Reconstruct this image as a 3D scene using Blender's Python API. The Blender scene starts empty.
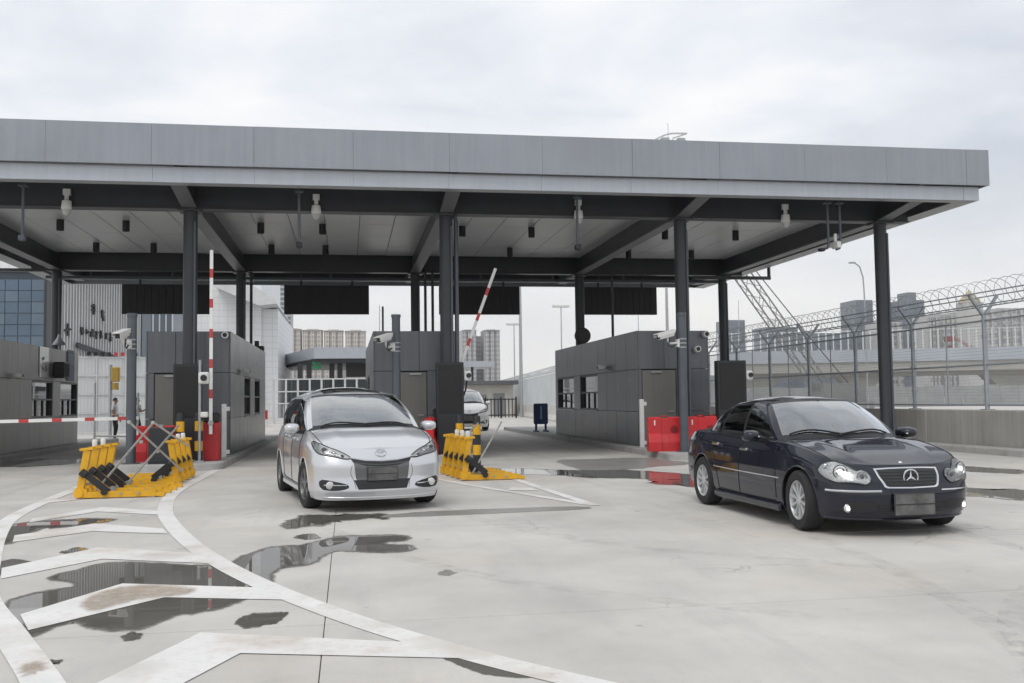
import bpy, bmesh, math, random
import numpy as np
from mathutils import Vector, Matrix
from mathutils.bvhtree import BVHTree
random.seed(7); RNG = np.random.default_rng(5)
R = math.radians
scene = bpy.context.scene
col = scene.collection

# ---------------------------------------------------------------- camera
FPX, HC = 980.0, 1.43                      # focal length in pixels, eye height
PITCH, YAW, ROLL = R(3.4), R(9.56), R(.76)
cy_, sy_, cp_, sp_ = math.cos(YAW), math.sin(YAW), math.cos(PITCH), math.sin(PITCH)
FW = Vector((sy_*cp_, cy_*cp_, sp_)); RT0 = Vector((cy_, -sy_, 0)); UP0 = RT0.cross(FW)
RT = RT0*math.cos(ROLL) - UP0*math.sin(ROLL); UP = UP0*math.cos(ROLL) + RT0*math.sin(ROLL)
cam_data = bpy.data.cameras.new('camera'); cam = bpy.data.objects.new('camera', cam_data); col.objects.link(cam)
cam_data.sensor_width = 36; cam_data.lens = 36*FPX/1024; cam_data.clip_end = 6000; cam_data.clip_start = .1
cam.matrix_world = Matrix(((RT.x, UP.x, -FW.x, 0), (RT.y, UP.y, -FW.y, 0), (RT.z, UP.z, -FW.z, HC), (0, 0, 0, 1)))
scene.camera = cam
# ---------------------------------------------------------------- sky and sun (bright overcast)
SUN_EL, SUN_AZ = R(58), R(215)
world = bpy.data.worlds.new('World'); scene.world = world; world.use_nodes = True
wt = world.node_tree; wt.nodes.clear()
def wn(t, **k):
    n = wt.nodes.new(t)
    for a, b in k.items(): setattr(n, a, b)
    return n
sky = wn('ShaderNodeTexSky'); sky.sky_type = 'NISHITA'; sky.sun_disc = False
sky.sun_elevation = SUN_EL; sky.sun_rotation = SUN_AZ; sky.air_density = 1; sky.dust_density = 2
tc = wn('ShaderNodeTexCoord'); mp = wn('ShaderNodeMapping'); mp.inputs['Scale'].default_value = (1.3, 1.3, 4.2)
nz = wn('ShaderNodeTexNoise'); nz.inputs['Scale'].default_value = 1.7; nz.inputs['Detail'].default_value = 7; nz.inputs['Roughness'].default_value = .55
nz.inputs['Distortion'].default_value = .35
cr = wn('ShaderNodeValToRGB')
cr.color_ramp.elements[0].position = .30; cr.color_ramp.elements[0].color = (.60, .64, .71, 1)
cr.color_ramp.elements[1].position = .66; cr.color_ramp.elements[1].color = (1.0, .99, .975, 1)
e = cr.color_ramp.elements.new(.5); e.color = (.80, .828, .88, 1)
bgs = wn('ShaderNodeBackground'); bgs.inputs['Strength'].default_value = .10
bgc = wn('ShaderNodeBackground'); bgc.inputs['Strength'].default_value = 1.14
mx = wn('ShaderNodeMixShader'); mx.inputs[0].default_value = .93          # cloud cover
wo = wn('ShaderNodeOutputWorld'); L = wt.links.new
L(tc.outputs['Generated'], mp.inputs[0]); L(mp.outputs[0], nz.inputs['Vector']); L(nz.outputs['Fac'], cr.inputs[0])
sx = wn('ShaderNodeSeparateXYZ'); L(tc.outputs['Generated'], sx.inputs[0])          # clouds thin and warm towards the horizon all round
hr = wn('ShaderNodeMapRange'); hr.inputs[1].default_value = .02; hr.inputs[2].default_value = .22; hr.inputs[3].default_value = .75; hr.inputs[4].default_value = 0; L(sx.outputs['Z'], hr.inputs[0])
hm = wn('ShaderNodeMix'); hm.data_type = 'RGBA'; hm.inputs['B'].default_value = (1.0, .975, .93, 1); L(hr.outputs[0], hm.inputs['Factor']); L(cr.outputs[0], hm.inputs['A'])
L(sky.outputs[0], bgs.inputs[0]); L(hm.outputs['Result'], bgc.inputs[0])
L(bgs.outputs[0], mx.inputs[1]); L(bgc.outputs[0], mx.inputs[2]); L(mx.outputs[0], wo.inputs[0])
sd = bpy.data.lights.new('sun', 'SUN'); sd.energy = 1.15; sd.angle = R(28); sd.color = (1, .975, .94)
sun = bpy.data.objects.new('sun', sd); col.objects.link(sun)
sdir = Vector((math.sin(SUN_AZ)*math.cos(SUN_EL), math.cos(SUN_AZ)*math.cos(SUN_EL), math.sin(SUN_EL)))
sun.rotation_euler = sdir.to_track_quat('Z', 'Y').to_euler(); sun.location = (0, 0, 60)
scene.render.engine = 'CYCLES'
scene.view_settings.view_transform = 'Standard'; scene.view_settings.look = 'None'
scene.view_settings.gamma = 1; scene.view_settings.exposure = 0
scene.cycles.max_bounces = 8; scene.cycles.transparent_max_bounces = 12
scene.render.resolution_x, scene.render.resolution_y = 1024, 683

# pixel of the photograph -> point on a plane of the place
def ray(x, y): return FW + RT*((x-512)/FPX) + UP*(-(y-341.5)/FPX)
CO = Vector((0, 0, HC))
def gz(x, y, z=0.): d = ray(x, y); return CO + d*((z-HC)/d.z)
def gy(x, y, Y): d = ray(x, y); return CO + d*(Y/d.y)
def gx(x, y, X): d = ray(x, y); return CO + d*(X/d.x)

# ---------------------------------------------------------------- materials
MATS = {}
def mat(name, c, rough=.6, metal=0., var=.0, scale=3., bump=0., bscale=40., coat=0., spec=.5, tint=None, streak=0., emit=None, estr=0., ior=None):
    """principled surface with world-space noise: var = brightness mottling, streak = vertical weather streaks"""
    if name in MATS: return MATS[name]
    m = bpy.data.materials.new(name); m.use_nodes = True; t = m.node_tree; p = t.nodes['Principled BSDF']
    p.inputs['Base Color'].default_value = (*c, 1); p.inputs['Roughness'].default_value = rough; p.inputs['Metallic'].default_value = metal
    p.inputs['Coat Weight'].default_value = coat; p.inputs['Coat Roughness'].default_value = .04; p.inputs['Specular IOR Level'].default_value = spec
    if ior: p.inputs['IOR'].default_value = ior
    if emit: p.inputs['Emission Color'].default_value = (*emit, 1); p.inputs['Emission Strength'].default_value = estr
    N = t.nodes.new; K = t.links.new
    if var or streak or bump:
        geo = N('ShaderNodeNewGeometry')
    if var or streak:
        n1 = N('ShaderNodeTexNoise'); n1.inputs['Scale'].default_value = scale; n1.inputs['Detail'].default_value = 8; n1.inputs['Roughness'].default_value = .62
        K(geo.outputs['Position'], n1.inputs['Vector'])
        r1 = N('ShaderNodeMapRange'); r1.inputs[1].default_value = .3; r1.inputs[2].default_value = .7
        r1.inputs[3].default_value = 1-var; r1.inputs[4].default_value = 1+var; K(n1.outputs['Fac'], r1.inputs[0])
        fac = r1.outputs[0]
        if streak:
            mpn = N('ShaderNodeMapping'); mpn.inputs['Scale'].default_value = (5, 5, .22); K(geo.outputs['Position'], mpn.inputs[0])
            n2 = N('ShaderNodeTexNoise'); n2.inputs['Scale'].default_value = 1.6; n2.inputs['Detail'].default_value = 6; n2.inputs['Roughness'].default_value = .7
            K(mpn.outputs[0], n2.inputs['Vector'])
            r2 = N('ShaderNodeMapRange'); r2.inputs[1].default_value = .35; r2.inputs[2].default_value = .72
            r2.inputs[3].default_value = 1.0; r2.inputs[4].default_value = 1-streak; K(n2.outputs['Fac'], r2.inputs[0])
            mm = N('ShaderNodeMath'); mm.operation = 'MULTIPLY'; K(fac, mm.inputs[0]); K(r2.outputs[0], mm.inputs[1]); fac = mm.outputs[0]
        vm = N('ShaderNodeVectorMath'); vm.operation = 'SCALE'; vm.inputs[0].default_value = c
        K(fac, vm.inputs['Scale']); out = vm.outputs[0]
        if tint:                                     # a second hue in patches (rust, dirt, moss)
            n3 = N('ShaderNodeTexNoise'); n3.inputs['Scale'].default_value = scale*.45; n3.inputs['Detail'].default_value = 5
            K(geo.outputs['Position'], n3.inputs['Vector'])
            r3 = N('ShaderNodeMapRange'); r3.inputs[1].default_value = .52; r3.inputs[2].default_value = .78; r3.inputs[3].default_value = 0; r3.inputs[4].default_value = tint[3]
            K(n3.outputs['Fac'], r3.inputs[0])
            mc = N('ShaderNodeMix'); mc.data_type = 'RGBA'; mc.inputs['B'].default_value = (*tint[:3], 1)
            K(r3.outputs[0], mc.inputs['Factor']); K(out, mc.inputs['A']); out = mc.outputs['Result']
        K(out, p.inputs['Base Color'])
        r4 = N('ShaderNodeMapRange'); r4.inputs[3].default_value = max(.02, rough-.1*(rough > .15)); r4.inputs[4].default_value = min(1, rough+.12); K(n1.outputs['Fac'], r4.inputs[0])
        K(r4.outputs[0], p.inputs['Roughness'])
    if bump:
        n5 = N('ShaderNodeTexNoise'); n5.inputs['Scale'].default_value = bscale; n5.inputs['Detail'].default_value = 5
        K(geo.outputs['Position'], n5.inputs['Vector'])
        b = N('ShaderNodeBump'); b.inputs['Strength'].default_value = bump; b.inputs['Distance'].default_value = .01
        K(n5.outputs['Fac'], b.inputs['Height']); K(b.outputs[0], p.inputs['Normal'])
    MATS[name] = m; return m
def glass_mat(name, tint, refl=1.0, rough=.01, base=.05):
    """thin pane: tinted see-through with fresnel mirror"""
    if name in MATS: return MATS[name]
    m = bpy.data.materials.new(name); m.use_nodes = True; t = m.node_tree; t.nodes.clear(); N = t.nodes.new; K = t.links.new
    o = N('ShaderNodeOutputMaterial'); a = N('ShaderNodeBsdfTransparent'); a.inputs[0].default_value = (*tint, 1)
    g = N('ShaderNodeBsdfGlossy'); g.inputs['Roughness'].default_value = rough; g.inputs[0].default_value = (.95, .97, .98, 1)
    f = N('ShaderNodeFresnel'); f.inputs[0].default_value = 1.55
    mm = N('ShaderNodeMath'); mm.operation = 'MULTIPLY_ADD'; mm.inputs[1].default_value = refl; mm.inputs[2].default_value = base; mm.use_clamp = True
    x = N('ShaderNodeMixShader'); K(f.outputs[0], mm.inputs[0]); K(mm.outputs[0], x.inputs[0]); K(a.outputs[0], x.inputs[1]); K(g.outputs[0], x.inputs[2]); K(x.outputs[0], o.inputs[0])
    MATS[name] = m; return m

# ---------------------------------------------------------------- mesh helpers
class MB:
    def __init__(s): s.v = []; s.f = []
    def add(s, vs, fs):
        o = len(s.v); s.v += [tuple(p) for p in vs]; s.f += [tuple(i+o for i in f) for f in fs]; return s
    def box(s, x0, x1, y0, y1, z0, z1):
        return s.add([(x0,y0,z0),(x1,y0,z0),(x1,y1,z0),(x0,y1,z0),(x0,y0,z1),(x1,y0,z1),(x1,y1,z1),(x0,y1,z1)],
                     [(0,3,2,1),(4,5,6,7),(0,1,5,4),(1,2,6,5),(2,3,7,6),(3,0,4,7)])
    def cbox(s, x0, x1, y0, y1, z0, z1, b=.01):
        """box with chamfered edges"""
        vs = []; fs = []
        X = (x0, x1); Y = (y0, y1); Z = (z0, z1); idx = {}
        for i in (0,1):
            for j in (0,1):
                for k in (0,1):
                    sx, sy, sz = (1-2*i)*b, (1-2*j)*b, (1-2*k)*b
                    for a, p in enumerate(((X[i], Y[j]+sy, Z[k]+sz), (X[i]+sx, Y[j], Z[k]+sz), (X[i]+sx, Y[j]+sy, Z[k]))):
                        idx[(i,j,k,a)] = len(vs); vs.append(p)
        q = lambda *t: fs.append(tuple(idx[u] for u in t))
        for i in (0,1):
            q((i,0,0,0),(i,1,0,0),(i,1,1,0),(i,0,1,0)); q((0,i,0,1),(1,i,0,1),(1,i,1,1),(0,i,1,1)); q((0,0,i,2),(1,0,i,2),(1,1,i,2),(0,1,i,2))
            for j in (0,1):
                q((i,j,0,0),(i,j,1,0),(i,j,1,1),(i,j,0,1)); q((i,0,j,0),(i,1,j,0),(i,1,j,2),(i,0,j,2)); q((0,i,j,1),(1,i,j,1),(1,i,j,2),(0,i,j,2))
                for k in (0,1): q((i,j,k,0),(i,j,k,1),(i,j,k,2))
        return s.add(vs, fs)
    def cyl(s, p0, p1, r0, r1=None, n=12, cap=True):
        p0 = Vector(p0); p1 = Vector(p1); r1 = r0 if r1 is None else r1
        d = (p1-p0).normalized(); a = d.orthogonal().normalized(); b = d.cross(a); o = len(s.v)
        for p, r in ((p0, r0), (p1, r1)):
            for i in range(n):
                t = 2*math.pi*i/n; s.v.append(tuple(p + a*(r*math.cos(t)) + b*(r*math.sin(t))))
        for i in range(n): s.f.append((o+i, o+(i+1) % n, o+n+(i+1) % n, o+n+i))
        if cap: s.f.append(tuple(o+i for i in reversed(range(n)))); s.f.append(tuple(o+n+i for i in range(n)))
        return s
    def bar(s, p0, p1, w, h, up=(0,0,1)):
        """rectangular bar from p0 to p1, w sideways, h along up"""
        p0 = Vector(p0); p1 = Vector(p1); d = (p1-p0).normalized(); sd_ = d.cross(Vector(up))
        if sd_.length < 1e-4: sd_ = d.orthogonal()
        sd_.normalize(); u = sd_.cross(d).normalized(); vs = []
        for p in (p0, p1):
            for a, b in ((-1,-1),(1,-1),(1,1),(-1,1)): vs.append(p + sd_*(a*w/2) + u*(b*h/2))
        return s.add(vs, [(0,3,2,1),(4,5,6,7),(0,1,5,4),(1,2,6,5),(2,3,7,6),(3,0,4,7)])
    def tube(s, pts, r, n=6, closed=False):
        pts = [Vector(p) for p in pts]; o = len(s.v); m = len(pts); prev = None
        for i, p in enumerate(pts):
            d = (pts[min(i+1, m-1)] - pts[max(i-1, 0)]) if not closed else (pts[(i+1) % m]-pts[i-1])
            d.normalize()
            a = d.orthogonal().normalized() if prev is None else (prev - d*prev.dot(d)).normalized()
            prev = a; b = d.cross(a)
            for k in range(n):
                t = 2*math.pi*k/n; s.v.append(tuple(p + a*(r*math.cos(t)) + b*(r*math.sin(t))))
        for i in range(m if closed else m-1):
            j = (i+1) % m
            for k in range(n): s.f.append((o+i*n+k, o+i*n+(k+1) % n, o+j*n+(k+1) % n, o+j*n+k))
        if not closed: s.f.append(tuple(o+k for k in reversed(range(n)))); s.f.append(tuple(o+(m-1)*n+k for k in range(n)))
        return s
    def prism(s, poly, h0, h1, axis='z'):
        """polygon (2-D) pushed along an axis"""
        n = len(poly); f = {'z': lambda a, b, h: (a, b, h), 'y': lambda a, b, h: (a, h, b), 'x': lambda a, b, h: (h, a, b)}[axis]
        vs = [f(a, b, h0) for a, b in poly] + [f(a, b, h1) for a, b in poly]
        return s.add(vs, [tuple(range(n))[::-1], tuple(range(n, 2*n))] + [(i, (i+1) % n, n+(i+1) % n, n+i) for i in range(n)])
    def lathe(s, prof, c=(0,0,0), n=16, axis='z', cap=True):
        """profile of (r, h) round an axis"""
        o = len(s.v); c = Vector(c)
        for r, h in prof:
            for k in range(n):
                t = 2*math.pi*k/n; a, b = r*math.cos(t), r*math.sin(t)
                s.v.append(tuple(c + Vector({'z': (a, b, h), 'y': (a, h, b), 'x': (h, a, b)}[axis])))
        for i in range(len(prof)-1):
            for k in range(n): s.f.append((o+i*n+k, o+i*n+(k+1) % n, o+(i+1)*n+(k+1) % n, o+(i+1)*n+k))
        if cap: s.f.append(tuple(o+k for k in reversed(range(n)))); s.f.append(tuple(o+(len(prof)-1)*n+k for k in range(n)))
        return s
    def mesh(s, name, m=None, smooth=False):
        me = bpy.data.meshes.new(name); me.from_pydata(s.v, [], s.f); me.update()
        bm = bmesh.new(); bm.from_mesh(me); bmesh.ops.recalc_face_normals(bm, faces=bm.faces)
        bm.to_mesh(me); bm.free()
        if m: me.materials.append(m)
        if smooth:
            for p in me.polygons: p.use_smooth = True
            try: me.set_sharp_from_angle(angle=R(40))
            except Exception: pass
        return me
    def build(s, name, m, parent=None, smooth=False, loc=None):
        return obj(name, s.mesh(name, m, smooth), parent, loc)
def obj(name, me, parent=None, loc=None, rot=None):
    o = bpy.data.objects.new(name, me); col.objects.link(o)
    if parent: o.parent = parent
    if loc is not None: o.location = loc
    if rot is not None: o.rotation_euler = rot
    return o
def tag(o, label=None, cat=None, group=None, kind=None):
    for k, v in (('label', label), ('category', cat), ('group', group), ('kind', kind)):
        if v: o[k] = v
    return o
def thing(name, label, cat, loc=(0,0,0), rz=0, group=None):
    o = bpy.data.objects.new(name, None); col.objects.link(o); o.empty_display_size = .2
    o.location = loc; o.rotation_euler = (0, 0, rz); return tag(o, label, cat, group)
def dup(o, loc=None, rz=None, parent=None, label=None):
    c = o.copy(); col.objects.link(c)
    if parent: c.parent = parent
    if loc is not None: c.location = loc
    if rz is not None: c.rotation_euler = (0, 0, rz)
    if label: c['label'] = label
    for ch in list(o.children): dup(ch, parent=c)
    return c
def spline(pts, n=8, closed=False):
    """Catmull-Rom through 2-D/3-D points"""
    P = [np.array(p, float) for p in pts]; m = len(P); out = []
    rng = range(m) if closed else range(m-1)
    for i in rng:
        p0 = P[i-1] if (i or closed) else 2*P[0]-P[1]; p1 = P[i]; p2 = P[(i+1) % m]
        p3 = P[(i+2) % m] if (closed or i+2 < m) else 2*P[-1]-P[-2]
        for k in range(n):
            t = k/n; out.append(.5*(2*p1+(p2-p0)*t+(2*p0-5*p1+4*p2-p3)*t*t+(3*p1-p0-3*p2+p3)*t**3))
    if not closed: out.append(P[-1])
    return out

# ---------------------------------------------------------------- ground: concrete slabs with open joints
def concrete_mat():
    m = mat('apron_concrete', (.53, .51, .475), .72, var=.17, scale=.55, bump=.25, bscale=60)
    t = m.node_tree; N = t.nodes.new; K = t.links.new; p = t.nodes['Principled BSDF']
    src = p.inputs['Base Color'].links[0].from_socket
    geo = N('ShaderNodeNewGeometry')
    def noise(scale, detail=6, rough=.6, mapping=None, dist=0):
        n = N('ShaderNodeTexNoise'); n.inputs['Scale'].default_value = scale; n.inputs['Detail'].default_value = detail; n.inputs['Roughness'].default_value = rough; n.inputs['Distortion'].default_value = dist
        if mapping:
            mp_ = N('ShaderNodeMapping'); mp_.inputs['Scale'].default_value = mapping; K(geo.outputs['Position'], mp_.inputs[0]); K(mp_.outputs[0], n.inputs['Vector'])
        else: K(geo.outputs['Position'], n.inputs['Vector'])
        return n.outputs['Fac']
    def rng(s, a, b, c, d):
        r = N('ShaderNodeMapRange'); r.inputs[1].default_value = a; r.inputs[2].default_value = b; r.inputs[3].default_value = c; r.inputs[4].default_value = d; K(s, r.inputs[0]); return r.outputs[0]
    def mixc(f, a, b):
        x = N('ShaderNodeMix'); x.data_type = 'RGBA'; K(f, x.inputs['Factor']); K(a, x.inputs['A']); x.inputs['B'].default_value = (*b, 1); return x.outputs['Result']
    c = mixc(rng(noise(.32, 4), .52, .72, 0, .55), src, (.58, .505, .42))          # warm silt stains
    c = mixc(rng(noise(.8, 8, .7, (1.8, .25, 1)), .5, .78, 0, .55), c, (.36, .36, .355))   # wear along the lanes
    c = mixc(rng(noise(9, 6, .7), .60, .78, 0, .30), c, (.33, .32, .31))           # small specks
    c = mixc(rng(noise(1.3, 7, .66, None, .8), .58, .70, 0, .32), c, (.38, .372, .36))   # damp blotches
    c = mixc(rng(noise(70, 4, .6), .55, .75, 0, .35), c, (.30, .295, .285))        # grit
    c = mixc(rng(noise(3.1, 3, .5), .70, .74, 0, .55), c, (.27, .262, .25))         # oil and water drips
    vo = N('ShaderNodeTexVoronoi'); vo.feature = 'DISTANCE_TO_EDGE'; vo.inputs['Scale'].default_value = .33; wv = N('ShaderNodeTexNoise'); wv.inputs['Scale'].default_value = 1.5; wv.inputs['Detail'].default_value = 6
    K(geo.outputs['Position'], wv.inputs['Vector']); wa = N('ShaderNodeVectorMath'); wa.operation = 'MULTIPLY_ADD'; K(wv.outputs['Color'], wa.inputs[0]); wa.inputs[1].default_value = (.9, .9, .9); K(geo.outputs['Position'], wa.inputs[2]); K(wa.outputs[0], vo.inputs['Vector'])
    ck = N('ShaderNodeMath'); ck.operation = 'MULTIPLY'; K(rng(vo.outputs['Distance'], .0, .006, .55, 0), ck.inputs[0]); K(rng(noise(.5, 3), .52, .60, 0, 1), ck.inputs[1])
    c = mixc(ck.outputs[0], c, (.22, .215, .205))                                   # hairline cracks
    K(c, p.inputs['Base Color'])
    return m
CONC = concrete_mat()
JOINT = mat('joint_dirt', (.07, .066, .06), .95, var=.3, scale=4)
ground = obj('ground', MB().add([(-900,-60,-.03),(900,-60,-.03),(900,1500,-.03),(-900,1500,-.03)], [(0,1,2,3)]).mesh('ground', JOINT))
tag(ground, kind='structure')
SX, SY, X0, Y0 = 4.25, 3.1, -.15, 6.53
sm = MB().cbox(.0028, SX-.0028, .008, SY-.008, -.2, 0, .003).mesh('concrete_slab', CONC)
for i in range(-5, 6):
    for j in range(-4, 13):
        if X0+i*SX > 15: continue
        obj('concrete_slab', sm, ground, (X0+i*SX, Y0+j*SY, -RNG.uniform(0, .0008)))
# the yard goes on beyond the slabs that can be told apart
yard = MB()
yt = Y0+13*SY+.006
yard.add([(-400, yt, -.002), (400, yt, -.002), (400, 1400, -.002), (-400, 1400, -.002)], [(0,1,2,3)])
yard.add([(-400, -50, -.002), (X0-5*SX-.01, -50, -.002), (X0-5*SX-.01, yt-.01, -.002), (-400, yt-.01, -.002)], [(0,1,2,3)])
tag(yard.build('far_yard', CONC), kind='structure')
ok = MB().add([(X0+4*SX+.01, -50, -.003), (500, -50, -.003), (500, yt-.01, -.003), (X0+4*SX+.01, yt-.01, -.003)], [(0,1,2,3)]).build('roadside', mat('roadside_soil', (.30, .29, .26), .9, var=.3, scale=1.2))
tag(ok, kind='structure')

# painted markings
def paint_mat():
    m = mat('road_paint', (.74, .73, .705), .62, var=.09, scale=2.2, bump=.2, bscale=50, tint=(.42, .35, .27, .85))
    t = m.node_tree; N = t.nodes.new; K = t.links.new; p = t.nodes['Principled BSDF']
    src = p.inputs['Base Color'].links[0].from_socket; geo = N('ShaderNodeNewGeometry')
    n = N('ShaderNodeTexNoise'); n.inputs['Scale'].default_value = 14; n.inputs['Detail'].default_value = 8; n.inputs['Roughness'].default_value = .75; K(geo.outputs['Position'], n.inputs['Vector'])
    r = N('ShaderNodeMapRange'); r.inputs[1].default_value = .52; r.inputs[2].default_value = .68; r.inputs[3].default_value = 0; r.inputs[4].default_value = .65; K(n.outputs['Fac'], r.inputs[0])
    x = N('ShaderNodeMix'); x.data_type = 'RGBA'; K(r.outputs[0], x.inputs['Factor']); K(src, x.inputs['A']); x.inputs['B'].default_value = (.55, .54, .52, 1)
    n2 = N('ShaderNodeTexNoise'); n2.inputs['Scale'].default_value = 1.1; n2.inputs['Detail'].default_value = 7; n2.inputs['Roughness'].default_value = .65; K(geo.outputs['Position'], n2.inputs['Vector'])
    r2 = N('ShaderNodeMapRange'); r2.inputs[1].default_value = .52; r2.inputs[2].default_value = .68; r2.inputs[3].default_value = 0; r2.inputs[4].default_value = .62; K(n2.outputs['Fac'], r2.inputs[0])
    y = N('ShaderNodeMix'); y.data_type = 'RGBA'; K(r2.outputs[0], y.inputs['Factor']); K(x.outputs['Result'], y.inputs['A']); y.inputs['B'].default_value = (.43, .35, .27, 1); K(y.outputs['Result'], p.inputs['Base Color'])
    return m
PAINT = paint_mat()
def sheet(name, poly, z, m, parent=ground):
    n = len(poly); bm = bmesh.new()
    vs = [bm.verts.new((a, b, z)) for a, b in poly]; bm.faces.new(vs); bmesh.ops.triangulate(bm, faces=bm.faces)
    bmesh.ops.recalc_face_normals(bm, faces=bm.faces)
    if sum(f.normal.z for f in bm.faces) < 0: bmesh.ops.reverse_faces(bm, faces=bm.faces)
    me = bpy.data.meshes.new(name); bm.to_mesh(me); bm.free(); me.materials.append(m)
    return obj(name, me, parent)
def ribbon(name, pts, w, z, m, n=8):
    P = spline(pts, n); a = []; b = []
    for i, p in enumerate(P):
        d = P[min(i+1, len(P)-1)] - P[max(i-1, 0)]; d = d/np.linalg.norm(d); nn = np.array((-d[1], d[0]))*w/2
        a.append(p+nn); b.append(p-nn)
    vs = [(q[0], q[1], z) for q in a+b]; k = len(a)
    mb = MB().add(vs, [(i, k+i, k+i+1, i+1) for i in range(k-1)])
    o = obj(name, mb.mesh(name, m), ground)
    for p in o.data.polygons: pass
    return o
ribbon('edge_line', [(-2.80,25),(-2.80,19),(-2.75,16.4),(-2.46,14.1),(-2.12,12.5),(-1.57,10.5),(-1.04,8.96),(-.5,7.68),(.07,6.55),(.56,5.75),(.98,5.15),(1.6,4.4),(2.6,3.4)], .20, .0045, PAINT)
ribbon('edge_line', [(-4.72,24),(-4.68,19.5),(-4.57,17.3),(-4.43,15.2),(-4.22,13.4),(-3.87,11.9),(-3.35,10.1),(-2.72,8.1),(-2.12,6.75),(-1.56,5.5),(-1.2,4.6)], .20, .0045, PAINT)
for c in ([(-3.95,13.40),(-3.40,14.62),(-2.50,13.86),(-2.40,13.38),(-3.32,14.02),(-3.86,12.95)],
          [(-3.64,11.72),(-3.01,12.62),(-2.10,11.90),(-1.96,11.41),(-2.86,11.86),(-3.48,11.15)],
          [(-3.02,9.40),(-2.48,10.50),(-1.39,9.84),(-1.20,9.19),(-2.25,9.72),(-2.84,8.82)],
          [(-2.22,7.29),(-1.78,8.35),(-.67,7.91),(-.33,7.34),(-1.34,7.68),(-2.01,6.77)],
          [(-1.30,5.35),(-.91,6.46),(.39,5.91),(.74,5.46),(-.61,5.88),(-.92,5.10)],
          [(-4.40,16.0),(-3.6,17.0),(-2.95,16.3),(-2.93,15.85),(-3.55,16.4),(-4.35,15.5)]):
    sheet('chevron_marking', c, .0052, PAINT)
ribbon('edge_line', [(2.92,18.6),(3.08,15.6),(3.26,12.85)], .15, .0048, PAINT)
ribbon('edge_line', [(1.60,18.0),(2.15,16.2),(2.72,14.5),(3.22,13.0)], .15, .0043, PAINT)
sheet('chevron_marking', [(2.50,15.4),(2.62,15.85),(2.92,15.65),(2.96,15.2)], .005, PAINT)
ribbon('edge_line', [(-8.5,25),(-8.5,20),(-8.2,16),(-7.6,12),(-7.0,8)], .18, .0045, PAINT)

# puddles left by the rain
def wet_mat(name='puddle_water', base=(.155, .146, .131), rmin=.015):
    """water film: thins out and breaks up towards its rim (attribute 'depth' 1 inside, 0 at the rim)"""
    m = mat(name, base, .02, var=.16, scale=1.2, ior=1.34); t = m.node_tree; N = t.nodes.new; K = t.links.new; p = t.nodes['Principled BSDF']
    for l in list(p.inputs['Roughness'].links): t.links.remove(l)
    at = N('ShaderNodeAttribute'); at.attribute_name = 'depth'; g = N('ShaderNodeNewGeometry')
    n = N('ShaderNodeTexNoise'); n.inputs['Scale'].default_value = 9; n.inputs['Detail'].default_value = 7; n.inputs['Roughness'].default_value = .65; K(g.outputs['Position'], n.inputs['Vector'])
    a = N('ShaderNodeMath'); a.operation = 'MULTIPLY_ADD'; K(n.outputs['Fac'], a.inputs[0]); a.inputs[1].default_value = 1.1; K(at.outputs['Fac'], a.inputs[2])
    r = N('ShaderNodeMapRange'); r.interpolation_type = 'SMOOTHSTEP'; r.inputs[1].default_value = .55; r.inputs[2].default_value = 1.25; r.inputs[3].default_value = 0; r.inputs[4].default_value = .97; K(a.outputs[0], r.inputs[0]); K(r.outputs[0], p.inputs['Alpha'])
    q = N('ShaderNodeMapRange'); q.inputs[1].default_value = .9; q.inputs[2].default_value = 1.35; q.inputs[3].default_value = .5; q.inputs[4].default_value = rmin; K(a.outputs[0], q.inputs[0]); K(q.outputs[0], p.inputs['Roughness'])
    return m
WET = wet_mat(); DAMP = wet_mat('damp_concrete', (.28, .272, .255), .34)
STAIN = wet_mat('silt_stain', (.37, .29, .21), .75)
for n_ in STAIN.node_tree.nodes:
    if n_.type == 'MAP_RANGE' and n_.interpolation_type == 'SMOOTHSTEP': n_.inputs[1].default_value = .75; n_.inputs[2].default_value = 1.9; n_.inputs[4].default_value = .62
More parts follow.
